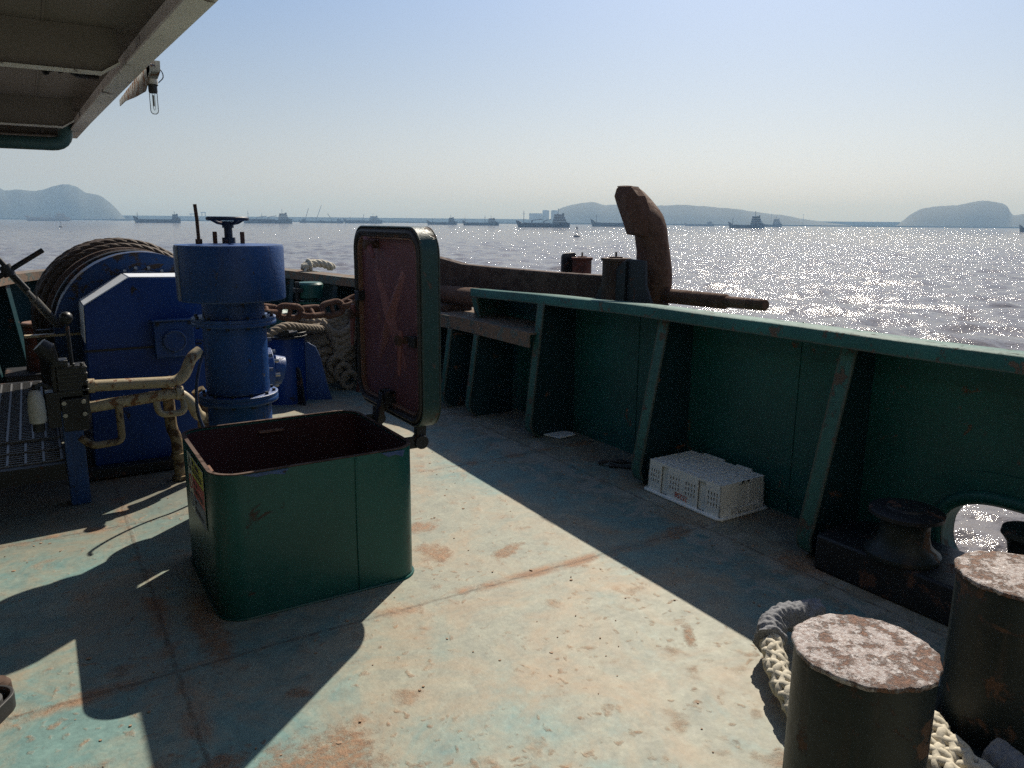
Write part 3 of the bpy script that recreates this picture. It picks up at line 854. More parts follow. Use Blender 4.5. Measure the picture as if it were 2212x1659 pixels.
# ---- starboard bulwark (straight, stepped down forward where the mooring ledge is)
RZ = 1.115
def RZf(y): return RZ-.0037*max(0, y-1.4)**2
bw = thing('starboard_bulwark', 'tall green bulwark with slanted stiffeners running along the right side of the deck', 'bulwark', (3.47, 2.5, 0))
XP = 3.47
HY, HZ, HA, HB = 1.455, .222, .31, .192          # mooring hole: centre, half width, half height
def hole_loop(grow, n=48):
    return [(HY+(HA+grow)*math.copysign(abs(math.cos(2*math.pi*k/n))**.8, math.cos(2*math.pi*k/n)),
             HZ+(HB+grow)*math.copysign(abs(math.sin(2*math.pi*k/n))**.8, math.sin(2*math.pi*k/n))) for k in range(n)]
mb = MB()
yy = list(np.linspace(1.95, 5.7, 14)); mb.prism([(1.95, -.01), (5.7, -.01)]+[(y_, RZf(y_)-.030) for y_ in reversed(yy)], (XP, 0, 0), (0,1,0), (0,0,1), (.012,0,0))
mb.box(XP, XP+.012, -4.5, .9, -.01, RZ-.030)
# panel with the oval hole
inner = hole_loop(0); outer = []
for k2 in range(48):
    a = 2*math.pi*k2/48; c_, s_ = math.cos(a), math.sin(a)
    sc = min((.495 if c_ > 0 else .555)/max(1e-6, abs(c_)), ((RZ-.030-HZ) if s_ > 0 else (HZ+.01))/max(1e-6, abs(s_)))
    outer.append((HY+sc*c_, HZ+sc*s_))
mb.ring(outer, inner, (XP, 0, 0), (0,1,0), (0,0,1), (.012,0,0))
mb.build('plating', M['bulwark'], bw)
mb = MB()
lip = [Vector((XP-.005, y, z)) for y, z in hole_loop(.026)]
mb.tube(lip, .032, 12, closed=True)
mb.build('hole_lip', M['bulwark'], bw)
mb = MB(); mb.ring(hole_loop(.012), hole_loop(-.004), (XP-.02, 0, 0), (0,1,0), (0,0,1), (.11,0,0))
mb.build('hole_sleeve', M['stiffener'], bw)
mb = MB()   # doubler ring round the hole
mb.ring(hole_loop(.14), hole_loop(.035), (XP-.008, 0, 0), (0,1,0), (0,0,1), (.0075,0,0))
mb.build('doubler_plate', M['bulwark'], bw)
mb = MB()   # bead between plate strakes
mb.bar((XP-.004, 1.95, .115), (XP-.004, 5.7, .115), .008, .008)
for y_ in (2.62, 3.92, 5.0): mb.bar((XP-.002, y_, .01), (XP-.002, y_, RZf(y_)-.02), .006, .006, (1,0,0))
mb.build('weld_bead', M['bulwark'], bw)

# cap rail: top plate with a deep inner flange, slightly wavy like real plate
mb = MB()
ys = np.linspace(-4.5, 5.72, 60)
prof = [(3.15, RZ-.068), (3.162, RZ-.068), (3.162, RZ-.010), (3.49, RZ-.036), (3.49, RZ-.026), (3.156, RZ), (3.150, RZ-.006)]
vs = []; fs = []
for i, y_ in enumerate(ys):
    wz = .003*math.sin(y_*2.1)+.002*math.sin(y_*5.3+1); wx = .003*math.sin(y_*1.7+2)
    for (x_, z_) in prof: vs.append((x_+wx, y_, z_+wz+RZf(y_)-RZ))
q = len(prof)
for i in range(len(ys)-1):
    for k2 in range(q): fs.append((i*q+k2, i*q+(k2+1)%q, (i+1)*q+(k2+1)%q, (i+1)*q+k2))
fs += [tuple(range(q)), tuple((len(ys)-1)*q+k2 for k2 in range(q-1, -1, -1))]
mb.add(vs, fs); mb.build('cap_rail', M['rail'], bw, ang=50)

def stiffener(y_, zt, xi0, xi1, xo, fl=.085, mat='stiffener', parent=bw, side=1, foot=True):
    """transverse web plate with a flange strip on its slanted inner edge, heel tucked in at the deck"""
    heel = .06
    mb = MB()
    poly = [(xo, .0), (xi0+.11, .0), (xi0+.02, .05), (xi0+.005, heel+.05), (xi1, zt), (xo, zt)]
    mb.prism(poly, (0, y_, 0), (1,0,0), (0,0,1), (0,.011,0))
    wb = mb.build('stiffener', M['web'], parent)
    mb = MB()   # flange follows the inner edge
    pts = [(xi0+.10, .004), (xi0+.02, .05), (xi0+.002, heel+.05), (xi1-.003, zt)]
    vs = []; fs = []
    for i, (x_, z_) in enumerate(pts):
        w_ = fl*(.55 if i == 0 else 1)
        nxt = pts[min(i+1, 3)]; prv = pts[max(i-1, 0)]
        t = Vector((nxt[0]-prv[0], 0, nxt[1]-prv[1])).normalized(); nn = Vector((-t.z, 0, t.x))*.011
        for dy, off in ((-w_*.5, Vector()), (w_*.5, Vector()), (w_*.5, nn), (-w_*.5, nn)):
            vs.append((x_+off.x, y_+.0055+dy, z_+off.z))
    for i in range(3):
        for k2 in range(4): fs.append((i*4+k2, i*4+(k2+1)%4, i*4+4+(k2+1)%4, i*4+4+k2))
    fs += [(0,1,2,3), (15,14,13,12)]
    mb.add(vs, fs)
    mb.build('flange', M[mat], wb)
    return wb
for y_, xt in ((4.645, 3.165), (3.42, 3.245), (2.19, 3.285), (.96, 3.29), (-.27, 3.29), (-1.5, 3.29)):
    stiffener(y_, RZf(y_)-.042, 3.055, xt, XP)
# forward end post of the high part, standing on the ledge
mb = MB()
RE = RZf(5.7); mb.prism([(XP, .80), (3.20, .80), (3.152, RE-.07), (XP, RE-.07)], (0, 5.70, 0), (1,0,0), (0,0,1), (0,.012,0))
mb.obox((3.172, 5.66, .888), (.2,0,-1), (0,1,0), (1,0,.2), .175, .085, .011)
mb.build('end_post', M['stiffener'], bw)
# mooring ledge
mb = MB()
led = [(3.055, 4.66), (3.05, 5.7), (2.99, 6.1), (2.86, 6.75)]
sweep(mb, led, -.55, 0, .785, .800); sweep(mb, led, -.012, .0, .69, .7845)
mb.build('mooring_ledge', M['rusty_rail'], bw)
for (y_, xi) in ((5.43, 2.965), (5.83, 2.93), (6.45, 2.80)):
    stiffener(y_, .69, xi, xi+.09, 3.40, .07)
mb = MB()
sweep(mb, [(3.46, 5.7), (3.42, 6.0), (3.30, 6.5), (3.2, 6.9)], -.012, 0, -.01, .785)
mb.build('forward_plating', M['bulwark'], bw)

# ---- bulwark round the bow
RB = 1.05
bow = thing('bow_bulwark', 'curved green bulwark closing the bow behind the winch and chain', 'bulwark', (1.05, 9.9, 0))
railc = spline([(2.98,6.6,0), (2.80,7.33,0), (2.69,8.0,0), (2.53,8.8,0), (2.16,9.6,0), (1.62,10.1,0), (1.05,10.3,0), (.48,10.1,0), (-.06,9.6,0), (-.43,8.8,0), (-.59,8.0,0), (-.72,7.33,0), (-.9,6.6,0), (-1.1,5.4,0), (-1.2,4.2,0), (-1.25,2.0,0), (-1.3,-4.5,0)], 6)
railc = [(p.x, p.y) for p in railc]
mb = MB(); sweep(mb, railc, -.02, .2, RB-.010, RB); sweep(mb, railc, .185, .2, RB-.085, RB-.0105)
mb.build('cap_rail', M['rusty_rail'], bow)
mb = MB(); sweep(mb, railc, -.012, 0, -.02, RB-.0105); mb.build('plating', M['web'], bow)  # bow drawn in the darkened green, its shade set in the colour
acc = 0; last = None
for i in range(1, len(railc)-1):
    p = Vector((*railc[i], 0))
    if last is not None: acc += (p-last).length
    last = p
    if acc > .85 and p.y > 3:
        acc = 0
        t = (Vector((*railc[i+1], 0))-Vector((*railc[i-1], 0))).normalized(); nl = Vector((-t.y, t.x, 0))
        mb = MB()
        mb.prism([(0, 0), (.30, 0), (.17, RB-.087), (0, RB-.087)], p, nl, (0,0,1), t*.011)
        mb.obox(p+nl*.235+Vector((0,0,.48)), Vector((-.13*nl.x, -.13*nl.y, .96)), t, nl, .96, .09, .012)
        mb.build('stiffener', M['web'], bow)

# ================================================================ hatch coaming with its raised lid
hc = thing('deck_hatch', 'dark green square deck hatch with its maroon lid raised and inside open', 'hatch', ((HX0+HX1)/2, (HY0+HY1)/2, 0))
o_ = rrect(HX0, HX1, HY0, HY1, .11, 10); i_ = rrect(HX0+.012, HX1-.012, HY0+.012, HY1-.012, .098, 10)
def wavy(loop, amp=.003):
    return [(x+amp*math.sin(9*y+3*x), y+amp*math.sin(7*x+2*y)) for x, y in loop]
mb = MB(); mb.ring(wavy(o_), wavy(i_), (0,0,-.005), (1,0,0), (0,1,0), (0,0,HH+.003))
mb.build('coaming_wall', M['coaming'], hc)
i2 = rrect(HX0+.0135, HX1-.0135, HY0+.0135, HY1-.0135, .0965, 10); i3 = rrect(HX0+.017, HX1-.017, HY0+.017, HY1-.017, .093, 10)
mb = MB(); mb.ring(wavy(i2), wavy(i3), (0,0,-2.2), (1,0,0), (0,1,0), (0,0,HH+2.19)); mb.build('inner_lining', M['shaded_maroon'], hc)
mb = MB(); mb.ring(wavy(rrect(HX0-.002, HX1+.002, HY0-.002, HY1+.002, .112, 10)), wavy(rrect(HX0+.014, HX1-.014, HY0+.014, HY1-.014, .096, 10)), (0,0,HH-.0005), (1,0,0), (0,1,0), (0,0,.004))
mb.build('rim', M['rust_dark'], hc)
mb = MB(); mb.prism(rrect(HX0-.4, HX1+.4, HY0-.4, HY1+.4, .08, 8), (0,0,-2.22), (1,0,0), (0,1,0), (0,0,.015)); mb.build('hatch_floor', M['maroon'], hc)
mb = MB(); mb.tube([(1.085, HY0+.0005, .004), (1.083, HY0+.0, .3), (1.086, HY0+.0005, HH-.01)], .0055, 10); mb.build('weld_seam', M['coaming'], hc)
mb = MB()   # weld fillet along the foot
mb.tube([Vector((x, y, .004)) for x, y in rrect(HX0-.004, HX1+.004, HY0-.004, HY1+.004, .114, 10)], .006, 6, closed=True); mb.build('foot_weld', M['coaming'], hc)
for (cx, cy, dx, dy) in ((.93, HY1-.03, .06, .018), (HX0+.03, 3.28, .018, .045)):
    MB().box(cx-dx, cx+dx, cy-dy, cy+dy, HH-.055, HH-.047).build('dog_catch', M['rim'], hc)
# chipped paint showing the old blue under the rim
for (xa, xb, dz) in ((.62, .80, .022), (1.20, 1.31, .03)):
    pts = [(xa, 0), (xa+(xb-xa)*.3, -dz*.7), (xa+(xb-xa)*.6, -dz*.5), (xa+(xb-xa)*.9, -dz), (xb, 0)]
    MB().prism(pts, (0, HY0-.0052, HH-.004), (1,0,0), (0,0,1), (0,.0025,0)).build('chipped_paint', M['blue'], hc)
# safety sticker on the side facing the winch
st = None
SX = HX0-.0065
def sp(name, y0, y1, z0, z1, mat, lift=0.0, parent=None):
    return MB().box(SX-.0012-lift, SX-lift, y0, y1, z0, z1).build(name, mat, parent or st)
st = sp('safety_sticker', 3.17, 3.53, .335, .595, M['white'], 0.0, hc)
st['label'] = 'yellow, red and blue warning sticker on the left face of the hatch'
sp('yellow_panel', 3.172, 3.42, .512, .592, M['yellow'], .0015)
sp('red_panel', 3.172, 3.42, .426, .509, M['red'], .0015)
sp('blue_panel', 3.172, 3.42, .338, .423, M['blueprint'], .0015)
mb = MB()
for (yc, w_, z0, z1) in ((3.40, .016, .560, .582), (3.375, .016, .56, .582), (3.335, .018, .56, .582), (3.31, .018, .56, .582), (3.285, .018, .56, .582), (3.26, .018, .56, .582), (3.30, .20, .543, .550), (3.30, .20, .530, .536),
                         (3.38, .03, .478, .492), (3.33, .02, .478, .492), (3.30, .2, .455, .460), (3.30, .2, .443, .448), (3.37, .03, .39, .404), (3.30, .2, .368, .372), (3.31, .18, .356, .360)):
    mb.box(SX-.0042, SX-.0030, yc-w_/2, yc+w_/2, z0, z1)
mb.build('printed_lines', M['ink'], st)
def spoly(name, pts, mat, hole=None):
    mb = MB()
    if hole: mb.ring(pts, hole, (SX-.0032, 0, 0), (0,1,0), (0,0,1), (.0016,0,0))
    else: mb.prism(pts, (SX-.0032, 0, 0), (0,1,0), (0,0,1), (.0016,0,0))
    return mb.build(name, mat, st)
def circ(cy, cz, r, n=24): return [(cy+r*math.cos(2*math.pi*k2/n), cz+r*math.sin(2*math.pi*k2/n)) for k2 in range(n)]
tri = lambda cy, cz, r: [(cy+r*math.cos(R(90+120*k2)), cz+r*math.sin(R(90+120*k2))) for k2 in range(3)]
spoly('warning_triangle', tri(3.475, .545, .04), M['ink'], tri(3.475, .545, .028))
spoly('prohibition_ring', circ(3.475, .467, .034), M['red'], circ(3.475, .467, .026))
spoly('mandatory_ring', circ(3.475, .382, .034), M['blueprint'], circ(3.475, .382, .022))

# lid, hinged on the starboard side and standing upright
LX, LY0, LY1, LZ0, LZ1 = 1.44, 3.06, 3.885, .655, 1.575
BASE_L = Vector((LX, 0, 0))
def lrect(inset, r): return rrect(LY0+inset, LY1-inset, LZ0+inset, LZ1-inset, r, 10)
mb = MB(); mb.ring(lrect(0, .125), lrect(.010, .116), (LX, 0, 0), (0,1,0), (0,0,1), (.085,0,0))
mb.prism(lrect(.0, .125), (LX+.0855, 0, 0), (0,1,0), (0,0,1), (.008,0,0))
lid = mb.build('hatch_lid', M['lid_green'], hc, bevel=.004)
lid['label'] = 'maroon hatch lid with a pressed X standing upright on its hinges'
mb = MB(); mb.ring(lrect(.0105, .115), lrect(.052, .08), (LX+.004, 0, 0), (0,1,0), (0,0,1), (.03,0,0))
mb.build('gasket_channel', M['lid_dark'], lid, bevel=.004)
mb = MB(); mb.tube([Vector((LX+.002, y, z)) for y, z in lrect(.028, .1)], .011, 8, closed=True); mb.build('gasket', M['black_rubber'], lid)
mb = MB(); mb.ring(lrect(.0525, .08), lrect(.060, .072), (LX+.002, 0, 0), (0,1,0), (0,0,1), (.04,0,0)); mb.build('inner_coaming', M['rim'], lid, bevel=.002)
# panel, with the pressed X as real relief
mb = MB()
mb.prism(lrect(.0625, .07), (LX+.024, 0, 0), (0,1,0), (0,0,1), (.006,0,0))
mb.build('panel', M['maroon'], lid, ang=12); mb = MB()
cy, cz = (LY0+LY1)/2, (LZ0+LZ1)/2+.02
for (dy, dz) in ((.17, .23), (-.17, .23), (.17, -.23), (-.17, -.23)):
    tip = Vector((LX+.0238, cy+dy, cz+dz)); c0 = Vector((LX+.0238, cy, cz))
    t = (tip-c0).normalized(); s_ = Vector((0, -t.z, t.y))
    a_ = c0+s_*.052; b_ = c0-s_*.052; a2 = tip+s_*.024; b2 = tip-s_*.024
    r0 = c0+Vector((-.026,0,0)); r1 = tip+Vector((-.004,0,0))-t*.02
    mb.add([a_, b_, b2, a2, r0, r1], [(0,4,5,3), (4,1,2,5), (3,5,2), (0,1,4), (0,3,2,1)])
mb.build('pressed_cross', M['worn_lit_maroon'], lid, ang=12)
# dogs: boss and tapering handle
def dog(cy, cz, dy, dz, L=.16):
    d = Vector((0, dy, dz)).normalized(); c = Vector((LX-.03, cy, cz))
    mb = MB(); mb.cyl((LX-.045, cy, cz), (LX+.038, cy, cz), .019, 12); mb.cyl((LX-.05, cy, cz), (LX-.03, cy, cz), .028, 6)
    dg = mb.build('dog', M['rust_dark'], lid, bevel=.002)
    mb = MB(); mb.tube([c-d*.05, c-d*.01, c+d*.05, c+d*L], [.010, .019, .014, .009], 8)
    h_ = mb.build('dog_handle', M['maroon'], lid)
    return dg
dog(3.60, 1.485, -.75, -.65, .09)
dog(3.845, 1.12, .12, -1, .17)
mb = MB(); mb.box(LX-.012, LX+.03, 3.125, 3.19, .985+.05, .985+.10); mb.build('dog_bracket', M['dark'], lid, bevel=.003)
dog(3.235, 1.06, .12, -1, .17)
mb = MB(); mb.box(LX-.012, LX+.03, 3.80, 3.86, 1.19, 1.24); mb.build('dog_bracket', M['dark'], lid, bevel=.003)
# lower stay: hook, bracket and strut down into the coaming
mb = MB()
mb.box(LX-.01, LX+.035, 3.43, 3.52, .76, .775); mb.box(LX-.03, LX+.035, 3.43, 3.445, .70, .775); mb.box(LX-.03, LX+.035, 3.505, 3.52, .70, .775)
mb.bar((LX-.02, 3.478, .76), (LX-.045, 3.50, .60), .045, .03, (1,0,0)); mb.bar((LX-.045, 3.50, .60), (LX-.075, 3.51, .505), .03, .022, (1,0,0))
mb.build('stay', M['dark'], lid, bevel=.003)
for y_ in (3.20, 3.72):
    mb = MB(); mb.bar((LX+.05, y_, .70), (LX+.045, y_, .575), .034, .05, (1,0,0)); mb.cyl((LX+.045, y_-.03, .575), (LX+.045, y_+.03, .575), .034, 14)
    mb.box(HX1+.001, LX+.05, y_-.012, y_+.012, .545, .60)
    mb.build('hinge', M['dark'], lid, bevel=.003)

# ================================================================ mushroom ventilator
VX, VY = .905, 4.30
vt = thing('mushroom_ventilator', 'blue mushroom ventilator with a green handwheel standing behind the hatch', 'ventilator', (VX, VY, 0))
V3 = lambda z: Vector((VX, VY, z))
mb = MB(); mb.lathe(V3(0), [(.170, 0), (.168, .62)], 48); mb.lathe(V3(0), [(.166, .675), (.165, 1.045)], 48); mb.lathe(V3(0), [(.160, 1.085), (.160, 1.25)], 48)
mb.build('trunk', M['blue'], vt)
mb = MB(); mb.lathe(V3(0), [(.26, 1.185), (.272, 1.180), (.276, 1.19), (.277, 1.455), (.272, 1.468), (.0, 1.476)], 64, cap=False); mb.lathe(V3(0), [(.262, 1.19), (.262, 1.2), (.1, 1.2)], 48, cap=False)
hd = mb.build('head', M['blue'], vt)
mb = MB(); mb.obox((VX-.272, VY-.055, 1.325), (.2,-.98,0), (0,0,1), (1,.2,0), .03, .28, .006); mb.build('lap_strip', M['blue_light'], hd)
for z0, z1, r_, nm in ((1.045, 1.0655, .218, 'flange'), (.62, .6475, .208, 'flange')):
    mb = MB(); mb.lathe(V3(0), [(r_-.002, z0), (r_, z0+.003), (r_, z1-.003), (r_-.002, z1)], 56); mb.lathe(V3(0), [(r_-.004, z1+.0006), (r_-.001, z1+.003), (r_-.001, z1+.018), (r_-.004, z1+.02)], 56)
    fl_ = mb.build(nm, M['blue'], vt)
    for k2 in range(12):
        a = R(30*k2+8); c = V3(0)+Vector((math.cos(a)*(r_-.022), math.sin(a)*(r_-.022), 0))
        MB().cyl(c+Vector((0,0,z0-.014)), c+Vector((0,0,z1+.034)), .0095, 6).build('bolt', M['dark'], fl_)
mb = MB(); mb.cyl((VX, VY, 1.474), (VX, VY, 1.505), .034, 16); mb.cyl((VX, VY, 1.50), (VX, VY, 1.575), .021, 14); mb.cyl((VX, VY, 1.555), (VX, VY, 1.590), .030, 12)
hub = mb.build('spindle', M['wheel_blue'], vt)
mb = MB(); wheel = [(VX+.098*math.cos(2*math.pi*k2/40), VY+.098*math.sin(2*math.pi*k2/40), 1.603) for k2 in range(40)]; mb.tube(wheel, .011, 10, closed=True)
for k2 in range(4):
    a = R(20+90*k2); mb.tube([V3(1.575)+Vector((math.cos(a)*.02, math.sin(a)*.02, 0)), V3(1.582)+Vector((math.cos(a)*.06, math.sin(a)*.06, 0)), V3(1.6)+Vector((math.cos(a)*.097, math.sin(a)*.097, 0))], .0085, 8)
mb.build('handwheel', M['wheel_blue'], hub)
for dx in (-.062, .062):
    mb = MB(); mb.bar((VX+dx, VY-dx*.6, 1.47), (VX+dx, VY-dx*.6, 1.535), .022, .012, (0,1,0)); mb.build('lug', M['rust'], vt, bevel=.003)
mb = MB(); mb.tube([(VX-.145, VY+.03, 1.47), (VX-.147, VY+.03, 1.6), (VX-.152, VY+.03, 1.675)], .009, 8); mb.cyl((VX-.145, VY+.03, 1.468), (VX-.145, VY+.03, 1.497), .018, 6)
mb.build('indicator_rod', M['rust_dark'], vt)
for z_ in (.78, .86, .95, 1.0):
    a = R(-8+z_*6); c = Vector((VX+.165*math.cos(a), VY+.165*math.sin(a)-.02, z_)); MB().cyl(c, c+Vector((.02, -.004, 0)), .011, 6).build('bolt', M['blue_light'], vt)

# ================================================================ winch behind the ventilator
WX = .60
wi = thing('mooring_winch', 'big blue deck winch with a drum of brown wire rope and a boxy gear case', 'winch', (WX, 5.9, 0))
mb = MB()
case = [(.215, .06), (1.02, .06), (1.02, 1.225), (.505, 1.238), (.245, 1.075), (.235, .85)]
mb.prism(case, (0, 5.30, 0), (1,0,0), (0,0,1), (0,.42,0)); gc = mb.build('gear_case', M['blue_plate'], wi, bevel=.006)
mb = MB()   # pale worn edge strip
for a_, b_ in (((.245, 1.075), (.505, 1.238)), ((.505, 1.238), (1.02, 1.225)), ((.236, .85), (.245, 1.075))):
    A = Vector((a_[0], 5.51, a_[1])); B = Vector((b_[0], 5.51, b_[1])); nl = Vector((-(B-A).z, 0, (B-A).x)).normalized()
    mb.obox((A+B)/2+nl*.004, (B-A), (0,1,0), nl, (B-A).length*.985, .405, .006)
mb.build('edge_strip', M['white_edge'], gc)
mb = MB(); mb.bar((.222, 5.296, .80), (.90, 5.296, .80), .007, .012); mb.build('case_joint', M['dark'], gc)
mb = MB(); mb.box(.611, .85, 5.235, 5.2975, .73, .962); mb.box(.598, .862, 5.22, 5.2975, .962, .978); cb = mb.build('cover_box', M['blue'], gc, bevel=.008)
mb = MB(); mb.lathe((.728, 5.234, .838), [(.072, 0), (.072, .012), (.064, .02), (.060, .012), (.0, .012)], 32, axis=(0,-1,0), cap=False); mb.build('round_cover', M['blue'], cb)
for x_ in (.635, .825): MB().cyl((x_, 5.235, .95), (x_, 5.222, .95), .012, 6).build('bolt', M['dark'], cb)
mb = MB(); mb.tube([(.86, 5.27, .83), (.90, 5.26, .825), (.93, 5.26, .79)], .008, 6); mb.build('conduit', M['cable'], gc)
mb = MB(); mb.box(.16, 1.15, 5.26, 7.1, .012, .058); mb.box(.10, 1.0, 5.18, 5.26, .012, .075); mb.build('bed_plate', M['dark'], wi, bevel=.004)
mb = MB()
for x_ in (.3, .7, 1.0): mb.box(x_-.03, x_+.03, 5.22, 5.40, -.002, .0115)
mb.build('bed_foot', M['dark'], wi)
# brake drum, flange, wire drum: axis runs fore and aft
DC = lambda y: Vector((WX+.03-(y-5.75)*.045, y, .828))
mb = MB(); mb.lathe(DC(5.745), [(.0,0),(.30,0),(.31,-.012),(.33,0),(.535,0),(.55,.01),(.55,.20),(.535,.21)], 72, axis=(0,1,0), cap=False); dr = mb.build('brake_drum', M['drum_paint'], wi)
mb = MB(); mb.lathe(DC(6.42), [(.30,-.40),(.545,-.03),(.558,-.02),(.560,.02),(.545,.03),(.3,.04)], 72, axis=(0,1,0), cap=False); mb.build('drum_flange', M['rust_dark'], wi)
mb = MB(); mb.lathe(DC(6.10), [(.40,0),(.548,0),(.553,.008),(.553,.05),(.548,.058),(.40,.058)], 72, axis=(0,1,0)); mb.build('brake_band', M['dark'], wi)
mb = MB(); mb.lathe(DC(7.12), [(.3,0),(.60,0),(.605,.01),(.60,.03),(.3,.03)], 64, axis=(0,1,0)); mb.build('drum_flange', M['rust_dark'], wi)
# a sun-lit arc of bolts on the brake drum face
mb = MB(); arc = [DC(5.735)+Vector((.27*math.cos(R(a)), 0, .27*math.sin(R(a))+.15)) for a in range(50, 131, 8)]; mb.tube(arc, .011, 6)
arcp = mb.build('guard_rim', M['blue_light'], dr)
for a in (65, 82, 98, 112): 
    c = DC(5.73)+Vector((.285*math.cos(R(a)), 0, .285*math.sin(R(a))+.155)); MB().cyl(c, c+Vector((0,-.02,.012)), .011, 6).build('bolt', M['steel'], dr)
# wire turns
mb = MB(); turns = 9; path = []
for i in range(turns*72+1):
    a = 2*math.pi*i/72; y_ = 6.50+.56*i/(turns*72); rr = .552+.012*math.sin(a*.5+1)+.006*math.sin(3*a)
    c = DC(y_); path.append(Vector((c.x+rr*math.cos(a), y_, c.z+rr*math.sin(a))))
mb.rope(path, .036, 4, .30, 6, .030)
path = []
for i in range(4*72+1):      # a second, untidy layer
    a = 2*math.pi*i/72+.6; y_ = 6.56+.42*i/(4*72)+.03*math.sin(a*.7); rr = .588
    c = DC(y_); path.append(Vector((c.x+rr*math.cos(a), y_, c.z+rr*math.sin(a))))
mb.rope(path, .036, 4, .30, 6, .030)
mb.build('wire_rope', M['wire'], wi, ang=80)
# brake screw with its crossed handle
a_, b_ = Vector((-.118, 5.2, 1.305)), Vector((.14, 5.85, .86))
mb = MB(); mb.tube([a_, a_.lerp(b_, .5), b_], [.017, .017, .019], 10); mb.tube([a_.lerp(b_, .42), b_], .026, 10)
bs_ = mb.build('brake_screw', M['steel'], wi)
mb = MB(); mb.cyl(a_+Vector((-.012,0,.03)), a_+Vector((.012,.0,-.03)), .032, 10); mb.tube([Vector((-.25, 5.19, 1.215)), Vector((.066, 5.2, 1.418))], .0145, 10); mb.tube([Vector((-.20, 5.2, 1.44)), Vector((-.03, 5.2, 1.19))], .0145, 10)
mb.build('cross_handle', M['dark'], bs_)
mb = MB(); mb.box(-.085, .235, 5.74, 5.80, .845, .86); mb.build('guide_bar', M['cream'], wi)
mb = MB(); mb.box(-.02, .20, 6.0, 6.05, .3, .86); mb.build('drum_bracket', M['dark'], wi)
# hydraulic motor on the starboard side with its bolted end
mb = MB(); mb.cyl((1.15, 5.95, .47), (1.44, 5.92, .47), .14, 24); mb.cyl((1.44, 5.92, .47), (1.50, 5.915, .47), .165, 24); mb.cyl((1.50, 5.915, .47), (1.58, 5.91, .45), .11, 20)
mo = mb.build('hydraulic_motor', M['blue'], wi, bevel=.006)
for k2 in range(8):
    a = R(45*k2+10); c = Vector((1.49, 5.915+.14*math.cos(a), .47+.14*math.sin(a))); MB().cyl(c, c+Vector((.035, -.004, 0)), .014, 6).build('bolt', M['steel'], mo)
mb = MB(); mb.lathe((1.02, 6.3, .62), [(.22,0),(.34,.05),(.25,.12),(.25,.22),(.34,.29),(.22,.34)], 28, axis=(1,0,.0)); mb.build('chain_wheel', M['blue_plate'], wi)
mb = MB(); mb.box(1.02, 1.4, 5.8, 6.6, .059, .32); mb.build('motor_seat', M['blue_plate'], wi)

# ---- hydraulic piping between control post and winch
pp = thing('hydraulic_pipes', 'cream painted rust streaked pipes joining the control stand to the winch', 'pipes', (.45, 4.9, 0))
mb = MB(); mb.tube(bend([(.19, 4.86, .668), (.70, 4.88, .640), (.765, 4.89, .78), (.82, 4.92, .81)], .07), .0335, 14); mb.cyl((.185, 4.86, .668), (.235, 4.862, .666), .042, 12); mb.build('upper_pipe', M['cream'], pp)
mb = MB(); mb.tube(bend([(.19, 4.86, .545), (.68, 4.88, .572), (.745, 4.88, .50), (.775, 4.90, .42), (.80, 4.93, .40)], .06), .034, 14); mb.cyl((.66, 4.878, .571), (.70, 4.88, .57), .042, 12); mb.build('lower_pipe', M['cream'], pp)
mb = MB(); mb.tube(bend([(.625, 4.965, .66), (.63, 4.965, .34), (.655, 4.97, .27), (.66, 4.97, .0)], .08), .034, 14); mb.cyl((.66, 4.97, .14), (.66, 4.97, .175), .045, 12); mb.cyl((.66, 4.97, 0), (.66, 4.97, .03), .05, 12); mb.build('riser_pipe', M['cream_dirty'], pp)
mb = MB(); mb.tube(bend([(.80, 4.98, .56), (.83, 4.98, .5), (.82, 4.98, .18)], .05), .04, 14); mb.build('riser_pipe', M['cream_dirty'], pp)
mb = MB(); mb.tube(bend([(.545, 4.87, .555), (.555, 4.85, .455), (.70, 4.85, .455), (.70, 4.87, .54)], .045), .020, 10); mb.build('small_loop', M['cream'], pp)
mb = MB(); mb.tube(bend([(.345, 4.84, .545), (.345, 4.82, .335), (.19, 4.78, .335), (.135, 4.80, .39)], .04), .021, 10); mb.build('drain_loop', M['cream_dirty'], pp)

# ---- control stand
cs = thing('control_stand', 'blue post carrying a greasy black valve block with a ball topped lever', 'control stand', (.105, 4.83, 0))
mb = MB(); mb.box(.055, .155, 4.79, 4.89, 0, .55); mb.build('post', M['blue'], cs, bevel=.004)
mb = MB(); mb.box(.062, .185, 4.78, 4.90, .435, .62); mb.box(.055, .20, 4.80, 4.92, .625, .80); mb.box(-.01, .06, 4.80, 4.90, .46, .66); mb.box(.03, .055, 4.82, 4.9, .6, .9)
mb.box(.165, .20, 4.80, 4.88, .51, .69); mb.box(.04, .115, 4.79, 4.9, .801, .835)
for x_ in (.06, .10, .14, .18): mb.cyl((x_, 4.80, .80), (x_, 4.80, .815), .010, 6)
for z_ in (.655, .70, .745, .78): mb.box(.05, .205, 4.795, 4.85, z_, z_+.012)
vb = mb.build('valve_block', M['black_grease'], cs, bevel=.005)
for (x_, z_) in ((.075, .60), (.17, .60), (.17, .53), (.075, .53)): MB().cyl((x_, 4.781, z_), (x_, 4.765, z_), .012, 8).build('bolt', M['steel'], vb)
mb = MB(); mb.tube([(.135, 4.84, .80), (.133, 4.84, .9), (.133, 4.85, 1.035)], [.010, .011, .009], 8); lv_ = mb.build('lever', M['dark'], cs)
mb = MB(); mb.lathe((.133, 4.85, 1.025), [(.0,0),(.02,.005),(.031,.02),(.034,.036),(.031,.052),(.018,.066),(.0,.071)], 20, cap=False); mb.build('lever_ball', M['black_grease'], lv_)
